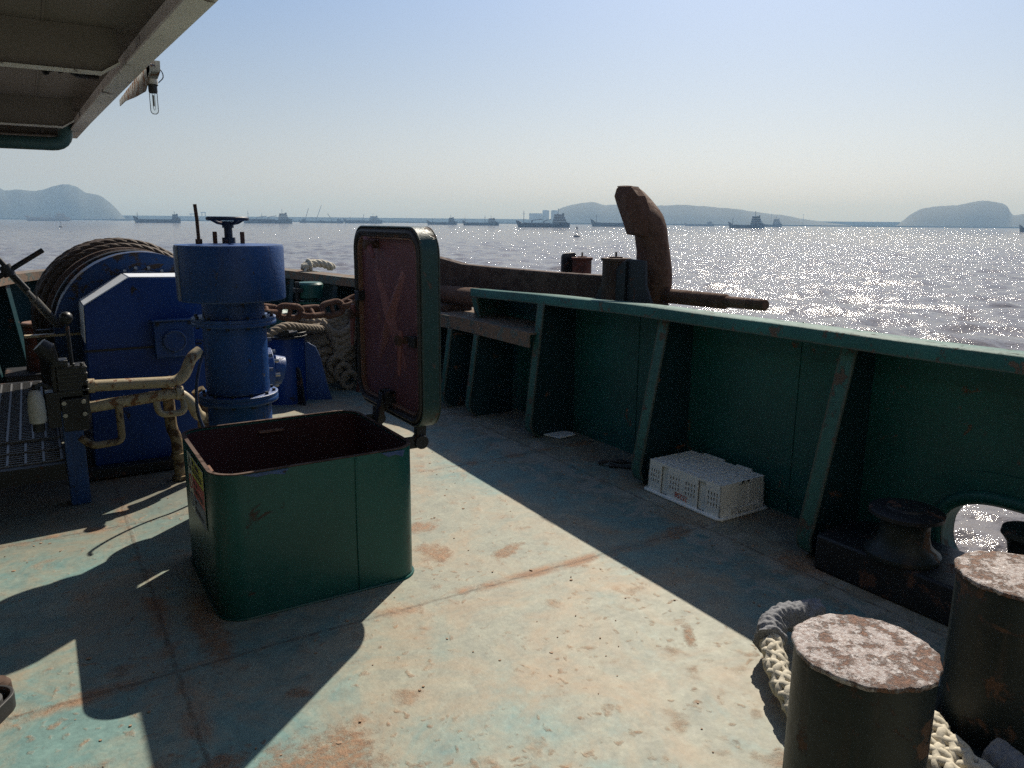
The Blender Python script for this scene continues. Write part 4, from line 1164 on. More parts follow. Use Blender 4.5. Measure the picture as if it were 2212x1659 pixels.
mb = MB(); mb.tube([(.06, 4.82, .81), (.02, 4.8, .9), (-.01, 4.8, .93)], [.02, .05, .04], 10); mb.build('hose_boss', M['black_grease'], cs)
fb = thing('cloth_filter', 'pale cloth wrapped filter bottle hanging beside the control stand', 'filter bottle', (-.06, 4.8, .46))
mb = MB(); mb.lathe((-.055, 4.80, .50), [(.034, 0), (.041, .004), (.043, .06), (.040, .13), (.030, .172), (.018, .186)], 22); mb.build('cloth_sleeve', M['plastic_dirty'], fb)
mb = MB(); mb.cyl((-.055, 4.80, .455), (-.055, 4.80, .5), .030, 16); mb.cyl((-.055, 4.8, .686), (-.045, 4.81, .705), .022, 12); mb.tube([(-.045, 4.81, .70), (-.02, 4.82, .71), (.02, 4.83, .68)], .012, 8); mb.build('bottle_neck', M['black_grease'], fb)

# ---- walkway grating
gr = thing('steel_grating', 'galvanised bar grating platform in two panels left of the control stand', 'grating', (-.5, 6.0, .25))
GX0, GX1 = -1.1, .035
def panel(y0, y1, z, nx):
    mb = MB()
    n_ = int((y1-y0)/.042)
    for i in range(n_+1):
        y_ = y0+(y1-y0)*i/n_; mb.box(GX0, GX1, y_-.0035, y_+.0035, z-.022, z-.002)
    a_ = mb.build('bearing_bars', M['galv'], gr)
    mb = MB()
    for i in range(nx+1):
        x_ = GX1-(GX1-GX0)*i/nx; mb.box(x_-.006, x_+.006, y0, y1, z-.018, z)
    return mb.build('cross_bars', M['galv'], gr)
panel(5.33, 7.25, .285, 17); panel(4.87, 5.10, .262, 13); panel(5.105, 5.32, .270, 13)
mb = MB(); mb.box(GX0, GX1+.012, 4.80, 4.862, .16, .252); mb.box(GX0, GX1+.02, 7.26, 7.30, .18, .285); mb.box(GX1+.0005, GX1+.012, 4.87, 7.25, .20, .255); mb.build('edge_beam', M['dark'], gr)
for y_ in (5.4, 7.2):
    MB().box(-.25, -.19, y_, y_+.06, 0, .26).build('leg', M['blue_plate'], gr)

# ---- blue cable dropping beside the ventilator
mb = MB(); mb.tube(spline([(.84, 4.62, .90), (.79, 4.62, .84), (.755, 4.62, .74), (.735, 4.62, .62), (.735, 4.62, .50), (.76, 4.62, .40), (.80, 4.62, .30), (.84, 4.64, .03)], 8), .009, 8)
tag(mb.build('cable', M['cable']), 'thin dark blue cable drooping down in front of the cream pipes', 'cable')

# ================================================================ bow: bitts, chain, stopper, ropes
bb = thing('rusty_bollard', 'squat red rusty bollard on a grey base behind the grating', 'bollard', (0, 8.05, 0))
mb = MB(); mb.lathe((0, 8.05, 0), [(.135, .25), (.128, .30), (.122, .60), (.126, .64), (.0, .645)], 28, cap=False); mb.build('post', M['rust_red'], bb)
mb = MB(); mb.lathe((0, 8.05, 0), [(.126, .648), (.136, .655), (.136, .676), (.126, .684)], 28); mb.build('cap', M['rim'], bb)
mb = MB(); mb.box(-.30, .34, 7.82, 8.28, .0, .25); mb.build('base', M['dark'], bb, bevel=.015)

def link(mb, c, u, v, L=.25, W=.16, r=.027):
    """one studless oval chain link centred on c, long axis u, flat in plane u,v"""
    c = Vector(c); u = Vector(u).normalized(); v = (Vector(v)-u*Vector(v).dot(u)).normalized()
    h = L/2-W/2; q = W/2-r; pts = []
    for k2 in range(9): a = R(-90+180*k2/8); pts.append(c+u*(h+q*math.cos(a))+v*q*math.sin(a))
    for k2 in range(9): a = R(90+180*k2/8); pts.append(c+u*(-h+q*math.cos(a))+v*q*math.sin(a))
    mb.tube(pts, r, 8, closed=True); mb.cyl(c-v*q, c+v*q, r*.7, 8)
ch = thing('anchor_chain', 'heavy rusty stud link chain crossing from the winch to the anchor', 'chain', (2.0, 6.3, .8))
cpath = resample(spline([(1.22, 6.32, .92), (1.5, 6.32, .90), (1.75, 6.32, .855), (1.98, 6.32, .845), (2.2, 6.35, .87), (2.42, 6.4, .95), (2.66, 6.5, 1.07), (2.92, 6.6, .98), (3.15, 6.65, .93)], 10), .172)
for i, p in enumerate(cpath):
    u = cpath[min(i+1, len(cpath)-1)]-cpath[max(i-1, 0)]
    tilt = .35*math.sin(i*1.7)
    v = Vector((0, math.sin(tilt), math.cos(tilt))) if i % 2 else Vector((0, math.cos(tilt), .45+math.sin(tilt)))
    mb = MB(); link(mb, p, u, v); mb.build('link', M['rust'], ch, ang=80)

cp = thing('chain_stopper', 'blue cylindrical chain stopper stand with curved side gussets', 'chain stopper', (1.86, 6.75, 0))
mb = MB(); mb.cyl((1.84, 6.77, 0), (1.84, 6.77, .585), .175, 36); mb.build('drum', M['blue_plate'], cp)
mb = MB(); mb.cyl((1.84, 6.77, .586), (1.84, 6.77, .605), .20, 36); mb.cyl((1.90, 6.72, .606), (1.90, 6.72, .635), .12, 20); mb.box(1.76, 1.84, 6.6, 6.9, .606, .66); mb.build('top_plate', M['dark'], cp, bevel=.004)
def fin(dirx, diry, r0, h, reach, th, mat):
    d = Vector((dirx, diry, 0)).normalized()
    prof = [(r0, 0), (r0+reach, 0), (r0+reach*.86, h*.22), (r0+reach*.72, h*.5), (r0+reach*.60, h*.74), (r0+reach*.42, h*.92), (r0+reach*.12, h), (r0, h)]
    MB().prism(prof, Vector((1.84, 6.77, 0))-Vector((-d.y, d.x, 0))*th/2, d, (0,0,1), Vector((-d.y, d.x, 0))*th).build('gusset', mat, cp)
fin(.93, -.37, .176, .53, .22, .016, M['blue']); fin(.30, -.95, .176, .33, .10, .02, M['dark']); fin(-.9, -.3, .176, .5, .2, .016, M['blue_plate'])
mb = MB(); mb.lathe((1.83, 7.3, .70), [(.0,.12),(.08,.11),(.19,.07),(.22,.05),(.22,.0),(.1,-.7)], 28, cap=False); tag(mb.build('domed_vent', M['stiffener']), 'low pale green domed vent cap behind the rusty chain', 'vent cap')

# hawser lying over the stopper and the heap of old rope
mb = MB(); mb.rope(spline([(1.28, 6.35, .50), (1.45, 6.42, .575), (1.65, 6.5, .66), (1.80, 6.58, .70), (2.0, 6.72, .66), (2.25, 6.95, .60)], 8), .038, 3, .17, 8, .012)
tag(mb.build('hawser', M['rope_old'], ang=80), 'single grey laid rope lying across the top of the blue chain stopper', 'rope')
rp = MB()
for i in range(15):
    z_ = .06+.043*i; w_ = .52-.012*i
    c0 = Vector((2.36, 7.25, z_)); ax = rng.normal(0, .03, 6)
    pts = [(2.02+ax[0], 7.15, z_+ax[1]), (2.15, 7.05+ax[2], z_+.02+ax[3]*.5), (2.33, 7.02, z_+.035+ax[4]*.6), (2.50, 7.05+ax[5], z_+.06), (2.62, 7.2, z_+.05), (2.55, 7.38, z_), (2.3, 7.45, z_), (2.05, 7.38, z_), (2.0, 7.2, z_)]
    rp.rope(spline(pts, 6), .044, 3, .19, 6, .03)
for i in range(4):
    a = i*1.3; rp.rope(spline([(2.25+.05*i, 6.98, .66-.05*i), (2.38, 6.93, .55-.07*i), (2.52, 6.95, .60-.05*i), (2.6, 7.05, .68-.03*i)], 6), .042, 3, .19, 6, .03)
for i in range(3):
    c0 = (2.36+.06*i, 6.93, .26-.08*i); rp.rope([Vector(c0)+Vector((.07*math.cos(a), -.02*math.sin(a), .08*math.sin(a))) for a in np.linspace(0, 5.6, 20)], .03, 3, .15, 6, .02)
tag(rp.build('rope_heap', M['rope_old'], ang=80), 'heap of old brown mooring rope piled beyond the chain stopper', 'rope heap')
mb = MB(); mb.bar((2.52, 6.80, .0), (2.68, 6.86, .80), .035, .03); mb.bar((2.68, 6.86, .80), (2.70, 6.87, .86), .05, .05)
tag(mb.build('steel_bar', M['rust_red'], bevel=.003), 'rusty flat steel bar leaning beside the rope heap', 'steel bar')
mb = MB(); mb.rope(spline([(2.52, 8.30, 1.085), (2.60, 8.34, 1.12), (2.72, 8.36, 1.13), (2.82, 8.36, 1.10), (2.86, 8.4, 1.085)], 6), .045, 3, .16, 7, .015); mb.rope(spline([(2.52, 8.36, 1.09), (2.62, 8.42, 1.13), (2.76, 8.44, 1.12), (2.86, 8.46, 1.08)], 6), .045, 3, .16, 7, .015)
mb.rope([Vector((2.585, 8.37+.09*math.cos(a), 1.10+.07*math.sin(a))) for a in np.linspace(0, 6.28, 20)], .018, 3, .08, 6, .012)
rb_ = thing('rope_bundle', 'small cream rope bundle lashed on the bow rail with a knotted tail hanging inboard', 'rope bundle', (2.65, 8.36, 1.06))
mb.build('coil', M['rope'], rb_, ang=80)
mb = MB(); mb.rope(spline([(2.545, 8.31, 1.10), (2.50, 8.24, 1.04), (2.50, 8.22, .95), (2.52, 8.2, .86), (2.535, 8.2, .83)], 6), .016, 3, .08, 6, .012)
for i in range(3): mb.rope([Vector((2.545+.045*math.cos(a), 8.19, .80-.03*i+.035*math.sin(a+i))) for a in np.linspace(0, 6.28, 16)], .014, 3, .07, 6, .012)
mb.rope(spline([(2.56, 8.19, .80), (2.58, 8.18, .7), (2.56, 8.18, .62)], 6), .014, 3, .07, 6, .012)
mb.build('knotted_tail', M['rope'], rb_, ang=80)
gv = thing('air_pipe', 'dark capped air pipe with a bolted flange standing inside the bow', 'air pipe', (2.35, 7.6, 0))
mb = MB(); mb.cyl((2.35, 7.6, 0), (2.35, 7.6, .78), .055, 16); mb.build('pipe', M['rust_red'], gv)
mb = MB(); mb.lathe((2.35, 7.6, .78), [(.12, 0), (.12, .02), (.06, .021), (.06, .05), (.13, .06), (.13, .19), (.11, .21), (.0, .215)], 24, cap=False); mb.build('head', M['bulwark'], gv)
mb = MB(); mb.cyl((2.21, 7.56, .80), (2.21, 7.56, 1.0), .022, 8); mb.box(2.17, 2.25, 7.5, 7.58, .9, .94); mb.build('clamp', M['dark'], gv)

# ================================================================ anchor lashed on the ledge outside the bulwark
an = thing('anchor', 'big rusty anchor lying along the rail with one curved fluke standing up', 'anchor', (3.8, 4.6, .8))
mb = MB()   # shank: tapering flat bar, flared at the ring end
S0, S1 = Vector((3.32, 6.62, 0)), Vector((3.80, 4.42, 0))
d = (S1-S0).normalized(); nl = Vector((-d.y, d.x, 0))
tops = [(-.02, 1.27, .96), (.06, 1.245, .985), (.16, 1.215, .985), (.32, 1.208, .985), (.7, 1.20, 1.0), (1.0, 1.205, 1.0), (1.09, 1.206, .995)]
vs = []; fs = []
for (f, zt, zb) in tops:
    c = S0.lerp(S1, f)
    for off, z_ in ((-.05, zb), (.05, zb), (.05, zt), (-.05, zt)): vs.append(c+nl*off+Vector((0,0,z_)))
for i in range(len(tops)-1):
    for k2 in range(4): fs.append((i*4+k2, i*4+(k2+1)%4, i*4+4+(k2+1)%4, i*4+4+k2))
fs += [(0,1,2,3), tuple(len(vs)-4+q for q in (3,2,1,0))]
mb.add(vs, fs); mb.build('shank', M['rust_dark'], an, bevel=.012)
# arm and palm, traced in the fore-and-aft plane and given real thickness
fx = 3.90
back = [(4.60,1.875),(4.50,1.845),(4.386,1.764),(4.276,1.671),(4.219,1.58),(4.186,1.478),(4.141,1.32),(4.126,1.229),(4.128,1.136),(4.163,1.04)]
front = [(4.70,1.868),(4.60,1.79),(4.52,1.72),(4.47,1.63),(4.45,1.56),(4.455,1.49),(4.435,1.40),(4.43,1.318),(4.41,1.2),(4.40,1.04)]
vs = []; fs = []
wds = [.07,.10,.12,.13,.13,.12,.115,.12,.125,.13]
def _fine(pp): return [(q.x, q.y) for q in spline([(a_, b_, 0) for a_, b_ in pp], 4)]
back, front = _fine(back), _fine(front); wds = list(np.interp(np.linspace(0, 9, len(back)), range(10), wds))
NA = len(back)
for i in range(NA):
    w_ = wds[i]; B_ = Vector(back[i]); F_ = Vector(front[i])
    for k2 in range(12):
        a = 2*math.pi*k2/12; q_ = B_.lerp(F_, .5-.5*math.cos(a)); xo = w_*math.copysign(abs(math.sin(a))**.7, math.sin(a))
        vs.append((fx+xo*.8, q_.x, q_.y))
for i in range(NA-1):
    for k2 in range(12): fs.append((i*12+k2, i*12+(k2+1)%12, i*12+12+(k2+1)%12, i*12+12+k2))
fs += [tuple(range(12)), tuple((NA-1)*12+q for q in range(11, -1, -1))]
mb = MB(); mb.add(vs, fs); mb.build('arm', M['rust'], an, ang=45)
# palm: a broad shield plate with a raised spine, on the side of the arm facing the deck
mb = MB()
rim_ = [(4.772,1.80),(4.748,1.858),(4.715,1.874),(4.585,1.872),(4.50,1.80),(4.44,1.70),(4.40,1.60),(4.385,1.50),(4.46,1.50),(4.605,1.512),(4.655,1.60),(4.735,1.73)]
rim_ = [(y_*.97, 1.6+(z_-1.6)*.97) for y_, z_ in rim_]
n_ = len(rim_)
vs = [(fx-.115, y_, z_) for y_, z_ in rim_]+[(fx-.035, y_-.004, z_-.004) for y_, z_ in rim_]+[(fx-.160, 4.45, 1.78), (fx-.175, 4.37, 1.64), (fx-.160, 4.33, 1.53)]
a0, a1, a2 = 2*n_, 2*n_+1, 2*n_+2
fs = [(i, (i+1) % n_, n_+(i+1) % n_, n_+i) for i in range(n_)]+[tuple(n_+i for i in range(n_))]
fs += [(0,1,a0), (1,2,a0), (2,3,a0), (3,4,a0), (4,5,a1,a0), (5,6,a1), (6,7,a2,a1), (7,8,a2), (8,9,a2), (9,10,a1,a2), (10,11,a1), (11,0,a0,a1)]
mb.add(vs, fs); mb.build('palm', M['rust'], an, bevel=.006, ang=14)
mb = MB(); mb.prism([(4.60,.80),(4.20,.80),(4.17,1.0),(4.20,1.07),(4.42,1.09),(4.60,1.02)], (fx-.13, 0, 0), (0,1,0), (0,0,1), (.21,0,0)); mb.build('crown', M['rust_dark'], an, bevel=.02)
mb = MB(); mb.tube([(3.92, 4.25, 1.078), (3.91, 3.58, 1.09), (3.91, 3.565, 1.09)], [.054, .051, .041], 20); mb.tube([(3.91, 3.565, 1.09), (3.90, 3.24, 1.099), (3.90, 3.232, 1.099)], [.038, .036, .030], 20); mb.build('stock', M['rust'], an, bevel=.003)
# what it rests on
rl = thing('ledge_roller', 'thick rusty roller bar under the anchor shank at the end of the ledge', 'roller', (3.25, 6.2, .93))
mb = MB(); mb.cyl((3.26, 5.75, .952), (3.24, 6.75, .918), .085, 28); mb.build('roller', M['rust'], rl)
mb = MB(); mb.box(3.1, 3.4, 6.15, 6.4, .801, .858); mb.build('saddle', M['rust_dark'], rl)
pf = thing('anchor_platform', 'narrow steel platform outside the bulwark that carries the anchor posts', 'platform', (4.0, 5.0, .7))
mb = MB(); mb.box(3.485, 4.45, 3.9, 7.0, .74, .775); mb.build('plate', M['rust_dark'], pf)
for y_ in (4.2, 5.4, 6.6): MB().prism([(3.485, .74), (4.4, .74), (3.485, .05)], (0, y_, 0), (1,0,0), (0,0,1), (0,.015,0)).build('bracket', M['bulwark'], pf)
def roller_post(label, cx, cy, zt, r, mat):
    t = thing('roller_post', label, 'post', (cx, cy, .775), 'rusty posts beside the anchor')
    MB().lathe((cx, cy, 0), [(r, .776), (r, zt)], 24).build('post', mat, t)
    c_ = MB().lathe((cx, cy, zt), [(r*1.12, .0005), (r*1.12, .02), (r*.5, .021), (r*.5, .03), (r*.0, .032)], 24, cap=False).build('cap', mat, t)
    MB().cyl((cx, cy, zt+.03), (cx, cy, zt+.065), .008, 6).build('grease_nipple', M['dark'], c_)
roller_post('rusty round post with a capped top seen above the middle of the anchor shank', 4.16, 5.50, 1.275, .085, M['rust_red'])
roller_post('brown round post half hidden by the black steel bracket', 3.72, 4.50, 1.32, .10, M['rust_dark'])
mb = MB(); mb.prism([(4.02,.78),(4.02,1.30),(4.035,1.325),(4.06,1.33),(4.15,1.335),(4.17,1.32),(4.19,.78)], (0, 5.60, 0), (1,0,0), (0,0,1), (0,.03,0))
tag(mb.build('black_plate', M['dark'], bevel=.006), 'black steel plate standing beside the rusty post beyond the shank', 'steel plate')
mb = MB()
mb.prism([(3.99,.78),(4.03,1.04),(4.10,1.166),(4.115,1.338),(4.30,1.345),(4.354,1.32),(4.559,1.17),(4.70,1.0),(4.74,.78)], (3.66, 0, 0), (0,1,0), (0,0,1), (.028,0,0))
br_ = mb.build('black_bracket', M['dark'], bevel=.006)
tag(br_, 'black angular steel bracket standing against the anchor crown', 'bracket')
mb = MB(); mb.bar((3.652, 4.30, 1.33), (3.652, 4.31, .80), .02, .012, (0,1,0)); mb.build('rib', M['dark'], br_)

# ================================================================ starboard side fittings and loose things
ro = thing('pedestal_roller', 'dark waisted warping roller on a long black base below the bulwark', 'roller', (3.16, 1.75, 0))
mb = MB()
base = [(3.01, 2.10), (3.02, .95), (3.40, .92), (3.43, 2.02), (3.30, 2.14)]
mb.prism(base, (0,0,0), (1,0,0), (0,1,0), (0,0,.172)); mb.build('base', M['dark'], ro, bevel=.012)
RC = (3.135, 1.755, .1725)
mb = MB(); mb.lathe(RC, [(.154, 0), (.157, .008), (.155, .022), (.135, .036), (.112, .062), (.102, .10), (.099, .14), (.102, .172), (.112, .186)], 48); mb.build('barrel', M['charcoal_green'], ro)
mb = MB(); mb.lathe((RC[0], RC[1], RC[2]+.1865), [(.140, 0), (.151, .005), (.152, .022), (.145, .028), (.085, .036), (.08, .044), (.0, .048)], 48, cap=False); mb.build('top_disc', M['dark'], ro)
r2 = thing('hole_roller', 'small dark waisted roller at the right edge in front of the mooring hole', 'roller', (3.285, 1.325, .17))
mb = MB(); mb.lathe((3.285, 1.325, .1725), [(.105, 0), (.09, .03), (.074, .08), (.072, .13), (.082, .18), (.100, .205), (.108, .215), (.104, .238), (.0, .245)], 40, cap=False); mb.build('barrel', M['charcoal_green'], r2)

bi = thing('double_bollard', 'pair of thick dark green mooring posts with flaking rusty caps in the foreground', 'bollard', (2.1, 1.02, 0))
def bitt(cx, cy, h, r):
    mb = MB(); prof = [(r, .02), (r, h-.03), (r-.003, h-.012)]
    mb.lathe((cx, cy, 0), prof, 72); p = mb.build('post', M['charcoal_green'], bi)
    mb = MB(); n_ = 90; vs = []; fs = []
    rr = [r+.006+.0022*math.sin(7*a)+.0018*math.sin(17*a+1)+rng.normal(0, .0009) for a in np.linspace(0, 2*math.pi, n_, endpoint=False)]
    for (k_, z_) in ((.99, h-.014), (1.0, h-.010), (1.0, h-.003), (.985, h), (.93, h+.001), (.6, h+.002), (.25, h+.002)):
        for i in range(n_): a = 2*math.pi*i/n_; vs.append((cx+rr[i]*k_*math.cos(a), cy+rr[i]*k_*math.sin(a), z_+(rng.normal(0, .0008) if k_ < .99 else rng.normal(0, .0012))))
    for j in range(6):
        for i in range(n_): fs.append((j*n_+i, j*n_+(i+1)%n_, (j+1)*n_+(i+1)%n_, (j+1)*n_+i))
    fs += [tuple(6*n_+i for i in range(n_)), tuple(range(n_-1, -1, -1))]
    mb.add(vs, fs); mb.build('cap', M['captop'], p, ang=60)
bitt(1.695, 1.012, .55, .168); bitt(2.49, 1.02, .55, .168)
mb = MB(); mb.box(1.42, 2.76, .80, 1.24, -.002, .02); mb.build('base_plate', M['charcoal_green'], bi, bevel=.004)

# mooring rope round the near bollard, canvas chafing sleeve at the left
ey = thing('mooring_rope', 'thick plaited cream rope with a grey canvas sleeve looped behind the near bollard', 'rope', (2.1, 1.3, 0))
loop = spline([(2.25, .35, .055), (2.24, .70, .055), (2.20, 1.02, .06), (2.22, 1.28, .065), (2.30, 1.46, .075)], 10)
mb = MB()
mb.braid(spline([(1.90, .95, .06), (1.905, 1.15, .065), (1.93, 1.32, .075), (1.995, 1.45, .08), (2.08, 1.56, .085), (2.19, 1.675, .10)], 10), .042, 4, .24, .009)
mb.build('rope_leg', M['rope'], ey, ang=80)
mb = MB(); mb.braid(spline([(2.09, .60, .06), (2.13, .82, .06), (2.19, .98, .055), (2.25, 1.08, .05), (2.30, 1.15, .05), (2.38, 1.3, .05)], 10), .043, 4, .24, .009)
mb.build('rope_leg', M['rope'], ey, ang=80)
mb = MB(); mb.braid(spline([(2.00, .62, .05), (2.04, .80, .05), (2.10, .95, .045), (2.17, 1.07, .045), (2.22, 1.16, .045)], 10), .041, 4, .24, .009)
mb.build('rope_leg', M['rope'], ey, ang=80)
def sleeve(path, r, rough_=1.0):
    """cloth wound round the rope: uneven diagonal folds and frayed ends"""
    from mathutils import noise as mn
    P_ = resample(spline(path, 10), .004); n_ = len(P_); mb = MB()
    mb.tube(P_, r, 44)
    for i in range(n_):
        for k_ in range(44):
            q = i*44+k_; p = Vector(mb.v[q]); c = P_[i]; d_ = (p-c).normalized()
            ph = i*.004*230 + 2*math.pi*k_/44*1.0 + 2.2*mn.noise(p*14)
            f_ = .0022*math.sin(ph)+.008*mn.noise(p*26)+.008*mn.noise(Vector((p.x*70, p.y*70, p.z*30)))
            e = min(i, n_-1-i)
            f_ += .009*math.exp(-e/3)*(1+1.5*mn.noise(p*60))
            mb.v[q] = tuple(p+d_*f_*rough_)
    return mb.build('canvas_sleeve', M['canvas'], ey, ang=80)
sleeve([(2.165, 1.655, .10), (2.21, 1.695, .11), (2.28, 1.72, .12), (2.36, 1.71, .125), (2.45, 1.67, .12)], .050)
sleeve([(2.23, .40, .05), (2.24, .62, .05), (2.26, .80, .055), (2.29, .93, .055)], .050, .45)

# plastic crate, upside down
cr = thing('plastic_crate', 'white slotted plastic crate lying upside down between two stiffeners', 'crate', (3.25, 3.0, 0))
CX0, CX1, CY0, CY1, CHh = 3.066, 3.428, 2.748, 3.330, .195
rotc = 0.0
mb = MB()
T = .006       # draft inwards to the top (the crate's own base)
def wallpt(x0, x1, y0, y1, k): return (x0+T*k, x1-T*k, y0+T*k, y1-T*k)
def frustum(mb, o0, i0, o1, i1, z0, z1):
    """ring wall between loops at z0 and z1"""
    n_ = len(o0); vs = [(*p, z0) for p in o0]+[(*p, z0) for p in i0]+[(*p, z1) for p in o1]+[(*p, z1) for p in i1]; fs = []
    for i in range(n_):
        j = (i+1) % n_
        fs += [(i, j, 2*n_+j, 2*n_+i), (n_+i, 3*n_+i, 3*n_+j, n_+j), (i, n_+i, n_+j, j), (2*n_+i, 2*n_+j, 3*n_+j, 3*n_+i)]
    mb.add(vs, fs)
# side walls are built as bars and ribs so that the slots are open
def side(a0, a1, outward, segs, length_axis):
    """one long side from a0 to a1 (plan points at the foot)"""
    A = Vector((*a0, 0)); B = Vector((*a1, 0)); u = (B-A).normalized(); L = (B-A).length
    nn = Vector((*outward, 0)); th = .006
    def pt(s, z): return A+u*(T*z/CHh+(L-2*T*z/CHh)*s/L)-nn*(T*z/CHh)+Vector((0,0,z))
    def slab(s0, s1, z0, z1, push=0.0):
        vs = []
        for off in (push, push-th):
            for (s_, z_) in ((s0, z0), (s1, z0), (s1, z1), (s0, z1)): vs.append(pt(s_, z_)+nn*off)
        mb.add(vs, [(0,1,2,3), (7,6,5,4), (0,4,5,1), (1,5,6,2), (2,6,7,3), (3,7,4,0)])
    for sg in segs:
        if sg[0] == 'plain': slab(sg[1], sg[2], .012, CHh, sg[3])
        else:
            _, s0, s1, nslot, groups_ = sg
            rows = [(.066, .086), (.096, .116), (.126, .146)]
            zs = [.012]+[q for r_ in rows for q in r_]+[CHh]
            for q in range(0, len(zs), 2): slab(s0, s1, zs[q], zs[q+1])
            sl = .0095
            cen = []
            for (g0, g1, k_) in groups_: cen += [g0+(g1-g0)*(i+.5)/k_ for i in range(k_)]
            edges = [s0]+[q for c_ in cen for q in (c_-sl/2, c_+sl/2)]+[s1]
            for r_ in rows:
                for q in range(0, len(edges), 2): slab(edges[q], edges[q+1], r_[0], r_[1])
    return pt, nn
LW = CY1-CY0
segs = [('slots', 0, .108, 4, [(.015, .095, 4)]), ('plain', .108, .165, -.012), ('slots', .165, .41, 8, [(.178, .268, 4), (.305, .395, 4)]), ('plain', .41, .47, -.012), ('slots', .47, LW, 4, [(.483, .568, 4)])]
ptL, nL = side((CX0, CY1), (CX0, CY0), (-1, 0), segs, 'y')
side((CX1, CY0), (CX1, CY1), (1, 0), [('plain', 0, .115, 0), ('plain', .115, .175, -.012), ('plain', .175, .41, 0), ('plain', .41, .47, -.012), ('plain', .47, LW, 0)], 'y')
LX_ = CX1-CX0
side((CX0, CY0), (CX1, CY0), (0, -1), [('plain', 0, .15, 0), ('plain', .15, .235, -.006), ('plain', .235, LX_, 0)], 'x')
side((CX1, CY1), (CX0, CY1), (0, 1), [('plain', 0, LX_, 0)], 'x')
body = mb.build('body', M['plastic'], cr)
mb = MB()   # slatted bottom, now on top
bx0, bx1, by0, by1 = CX0+T, CX1-T, CY0+T, CY1-T
mb.box(bx0, bx1, by0, by1, CHh-.016, CHh-.010)
mb.build('bottom_sheet', M['plastic_dirty'], cr)
mb = MB()
for i in range(9):
    x_ = bx0+(bx1-bx0)*i/8; mb.box(x_-.010 if i else bx0, x_+.010 if i < 8 else bx1, by0, by1, CHh-.010, CHh+.003)
for i in range(7):
    y_ = by0+(by1-by0)*i/6; mb.box(bx0+.011, bx1-.011, max(by0, y_-.006), min(by1, y_+.006), CHh-.0095, CHh+.001)
for (y0, y1) in ((by0+.09, by0+.2), (by0+.3, by0+.46)): mb.box(bx1-.012, bx1+.004, y0, y1, CHh+.0035, CHh+.014)
mb.build('bottom_ribs', M['plastic'], cr)
mb = MB()
rim0 = rrect(CX0-.017, CX1+.017, CY0-.017, CY1+.017, .03, 6)
mb.tube([Vector((x, y, .009)) for x, y in rim0], .009, 8, closed=True); mb.ring(rim0, rrect(CX0+.004, CX1-.004, CY0+.004, CY1-.004, .012, 6), (0,0,.006), (1,0,0), (0,1,0), (0,0,.008)); mb.build('rim', M['plastic'], cr)
mb = MB()
for x_ in (CX0+.07, CX0+.095, CX0+.12, CX1-.06, CX1-.085, CX1-.11): mb.box(x_-.003, x_+.003, CY0-.018, CY0-.0005, .014, .065)
mb.box(CX0+.15, CX0+.26, CY0-.016, CY0-.006, .03, .055); mb.build('handle_ribs', M['plastic'], cr)
# stencilled number, upside down like the crate
cu = bpy.data.curves.new('number', 'FONT'); cu.body = '25258'; cu.size = .044; cu.extrude = .0006; cu.align_x = 'CENTER'; cu.align_y = 'CENTER'; cu.space_character = .95
tmp = bpy.data.objects.new('tmp_number', cu); C.objects.link(tmp)
bpy.context.view_layer.update()
me = bpy.data.meshes.new_from_object(tmp.evaluated_get(bpy.context.evaluated_depsgraph_get()))
bpy.data.objects.remove(tmp)
pc = ptL(.285, .045)+nL*.0012
u_ = Vector((0, -1, 0)); vz = Vector((T/CHh, 0, 1)).normalized()
mtx = Matrix((-u_, -vz, u_.cross(vz))).transposed().to_4x4()
mtx = mtx @ Matrix.Rotation(R(-4), 4, 'Z'); mtx.translation = pc
me.transform(mtx); me.materials.clear(); me.materials.append(M['redink'])
num = bpy.data.objects.new('stencilled_number', me); C.objects.link(num); attach(num, cr)

# loose things on the deck
mb = MB(); mb.prism([(3.19, 4.66), (3.24, 4.50), (3.40, 4.52), (3.41, 4.60), (3.33, 4.70)], (0,0,.004), (1,0,0), (0,1,0), (0,0,.012))
tag(mb.build('white_board', M['paper'], bevel=.002), 'torn piece of white board lying on the deck under the bulwark', 'board')
mb = MB(); mb.tube(spline([(3.10, 3.86, .018), (3.17, 3.80, .035), (3.26, 3.72, .03), (3.30, 3.66, .015), (3.22, 3.70, .012), (3.14, 3.79, .012)], 6), [.012+.006*math.sin(i*.9) for i in range(31)], 8)
tag(mb.build('black_rag', M['black_rubber']), 'twisted black rag on the deck at the foot of a stiffener left of the crate', 'rag')
tr = thing('tray', 'black rimmed tray holding a pink edged thing on the deck at far left', 'tray', (-.35, 2.75, 0))
def shrink(q, r):
    ct, st_ = math.cos(R(-31)), math.sin(R(-31))
    return [(-.168+x*ct-y*st_, 2.83+x*st_+y*ct) for x, y in rrect(-.5+q, -q, -.40+q, -q, r, 8)]
tl = shrink(0, .07)
mb = MB(); mb.ring(tl, shrink(.012, .06), (0,0,.001), (1,0,0), (0,1,0), (0,0,.055)); mb.prism(shrink(.013, .06), (0,0,.002), (1,0,0), (0,1,0), (0,0,.01)); mb.build('rim', M['black_rubber'], tr, bevel=.003)
mb = MB(); mb.ring(shrink(.030, .05), shrink(.040, .045), (0,0,.0125), (1,0,0), (0,1,0), (0,0,.035)); mb.build('inner_lip', M['galv'], tr)
mb = MB(); mb.ring(shrink(.060, .04), shrink(.085, .03), (0,0,.0125), (1,0,0), (0,1,0), (0,0,.045)); mb.build('pink_edge', M['pink'], tr, bevel=.008)
